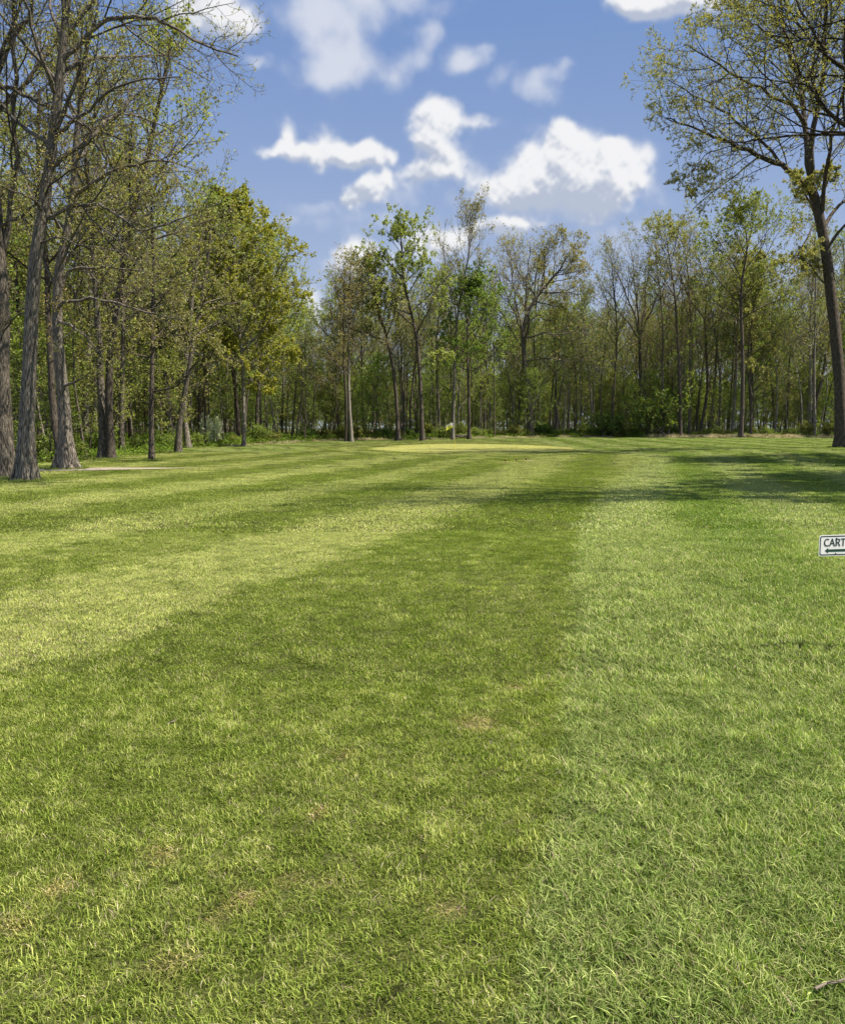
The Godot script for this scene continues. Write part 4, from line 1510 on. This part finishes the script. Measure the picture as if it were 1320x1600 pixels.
		part("side_twig", stick([pts[1], pts[1] + Vector3(0.012, 0.02, 0.02), pts[1] + Vector3(0.03, 0.035, 0.05)], sk[4] * 0.45, sk[4] * 0.25, 5), dead, so)

	# heaps of cut branches at the wood edge
	for hp in [[800, 682, 1.6, 18, "heap of cut brown branches at the foot of the spreading oak"], [722, 686, 1.2, 14, "low pile of brown branches right of the flag at the wood edge"]]:
		var p := foot(hp[0], hp[1]) + Vector3(0, 0, -1.2)
		var heap := thing("brush_pile", hp[4], "brush pile", p)
		for k in hp[3]:
			var turn := rng.randf() * PI
			var l: float = rng.randf_range(0.6, 1.2) * hp[2]
			var mid := Vector3(rng.randf_range(-1, 1) * 0.6 * float(hp[2]), 0.06 + rng.randf() * 0.38, rng.randf_range(-0.4, 0.4))
			var along := Vector3(cos(turn), rng.randf_range(-0.12, 0.12), sin(turn) * 0.5) * l * 0.5
			var dr := Vector3(rng.randfn(), rng.randfn(), rng.randfn()) * 0.05
			var r := rng.randf_range(0.02, 0.07)
			part("branch", stick([mid - along, mid + dr, mid + along], r, r * 0.6, 6), bark_mats[[0, 2, 3][k % 3]], heap)
	var sp := foot(1040, 683) + Vector3(0, 0, -0.8)
	var snag := thing("bleached_branch", "bleached forked dead branch lying beside the round fresh green bush", "branch", sp)
	var bone := flat(Color(0.42, 0.38, 0.31), 0.9)
	part("main_limb", stick([Vector3(-1.0, 1.0, 0), Vector3(-0.3, 0.55, 0.1), Vector3(0.4, 0.15, 0.1), Vector3(0.9, 0.05, 0.2)], 0.05, 0.09, 7), bone, snag)
	part("side_limb", stick([Vector3(-0.3, 0.55, 0.1), Vector3(-0.1, 1.0, 0.1), Vector3(0.2, 1.7, 0.1)], 0.05, 0.025, 6), bone, snag)
	part("side_limb", stick([Vector3(0.4, 0.15, 0.1), Vector3(0.5, 0.6, 0.2), Vector3(0.52, 1.1, 0.2)], 0.06, 0.05, 6), bone, snag)

	# dry grass verge and the herbs of the wood floor
	var blade := StandardMaterial3D.new()
	blade.vertex_color_use_as_albedo = true
	blade.roughness = 0.8
	blade.backlight_enabled = true
	blade.backlight = Color(0.6, 0.6, 0.4)
	var dry := []
	var herb := []
	for k in 3:
		dry.append(tuft(300 + k, 70, 0.35, Vector2(0.15, 0.75), 0.022, 0.0, 3, 0.0, [Color(0.5, 0.43, 0.27), Color(0.42, 0.36, 0.22), Color(0.56, 0.5, 0.34)]))
		herb.append(herbs(310 + k))
	var verge := Lawn.new(dry)
	var floor_ := Lawn.new(herb)
	for k in 420:
		var x := rng.randf_range(23.0, 46.0)
		var pd := steps(WOOD_FAR, x) - 0.4 + rng.randfn() * 0.9
		if k % 3 == 0:
			x = rng.randf_range(-18.0, 20.0)
			pd = steps(WOOD_FAR, x) + rng.randf_range(-0.6, 0.6)
			if x < -8.0:
				pd = lerpf(77.0, 62.0, (-8.0 - x) / 10.0)
				x = steps(WOOD_LEFT, pd) + rng.randf_range(-0.5, 0.4)
		var s := rng.randf_range(0.3, 0.9) * (0.6 if k % 3 == 0 else 1.0)
		var b := rng.randf_range(0.7, 1.1)
		verge.add(rng.randi() % 3, Transform3D(Basis(Vector3.UP, rng.randf() * TAU).scaled(Vector3(1, s, 1)), on_land(x, pd)), Color(b, b, b))
	var dd := 30.0
	while dd < 112.0:
		var x := -55.0
		while x < 55.0:
			var px := x + rng.randf_range(-0.4, 0.4)
			var pd := dd + rng.randf_range(-0.4, 0.4)
			x += 0.8
			var wd := wood_depth(px, pd)
			if wd < 0.0 or wd > 22.0 or absf(px) > pd * 0.5 + 2.0 or rng.randf() < 0.35 - 0.5 * noise.get_noise_2d(px * 10.0, pd * 10.0):
				continue
			var b := rng.randf_range(0.7, 1.2)
			var s := rng.randf_range(0.5, 1.3)
			floor_.add(rng.randi() % 3, Transform3D(Basis(Vector3.UP, rng.randf() * TAU).scaled(Vector3(1, s, 1)), on_land(px, pd)), Color(b, b, b))
		dd += 0.8
	var vn := Node3D.new()
	vn.name = "dry_grass"
	vn.set_meta("kind", "stuff")
	vn.set_meta("label", "tall straw-coloured dead grass along the edge of the wood")
	vn.set_meta("category", "grass")
	add_child(vn)
	lay(verge, "dry_blades", blade, vn)
	var hn := Node3D.new()
	hn.name = "ground_cover"
	hn.set_meta("kind", "stuff")
	hn.set_meta("label", "low green herbs covering the floor of the wood")
	hn.set_meta("category", "plants")
	add_child(hn)
	lay(floor_, "herb_leaves", leaf_mats[0], hn)

func herbs(seed_: int) -> ArrayMesh:
	var g := Geo.new()
	var r := RandomNumberGenerator.new()
	r.seed = seed_
	for k in 90:
		var p := Vector3(r.randfn() * 0.4, pow(r.randf(), 1.4) * 0.45, r.randfn() * 0.4)
		var al := Vector3(r.randfn(), r.randfn() * 0.4, r.randfn()).normalized()
		var ac := al.cross(Vector3(r.randfn() * 0.3, 1, r.randfn() * 0.3)).normalized()
		var s := r.randf_range(0.07, 0.16)
		var b := r.randf_range(0.7, 1.3)
		g.leaf(p, al * s, ac * s * 0.4, Color(0.17 * b, 0.26 * b, 0.045 * b))
	return g.mesh()
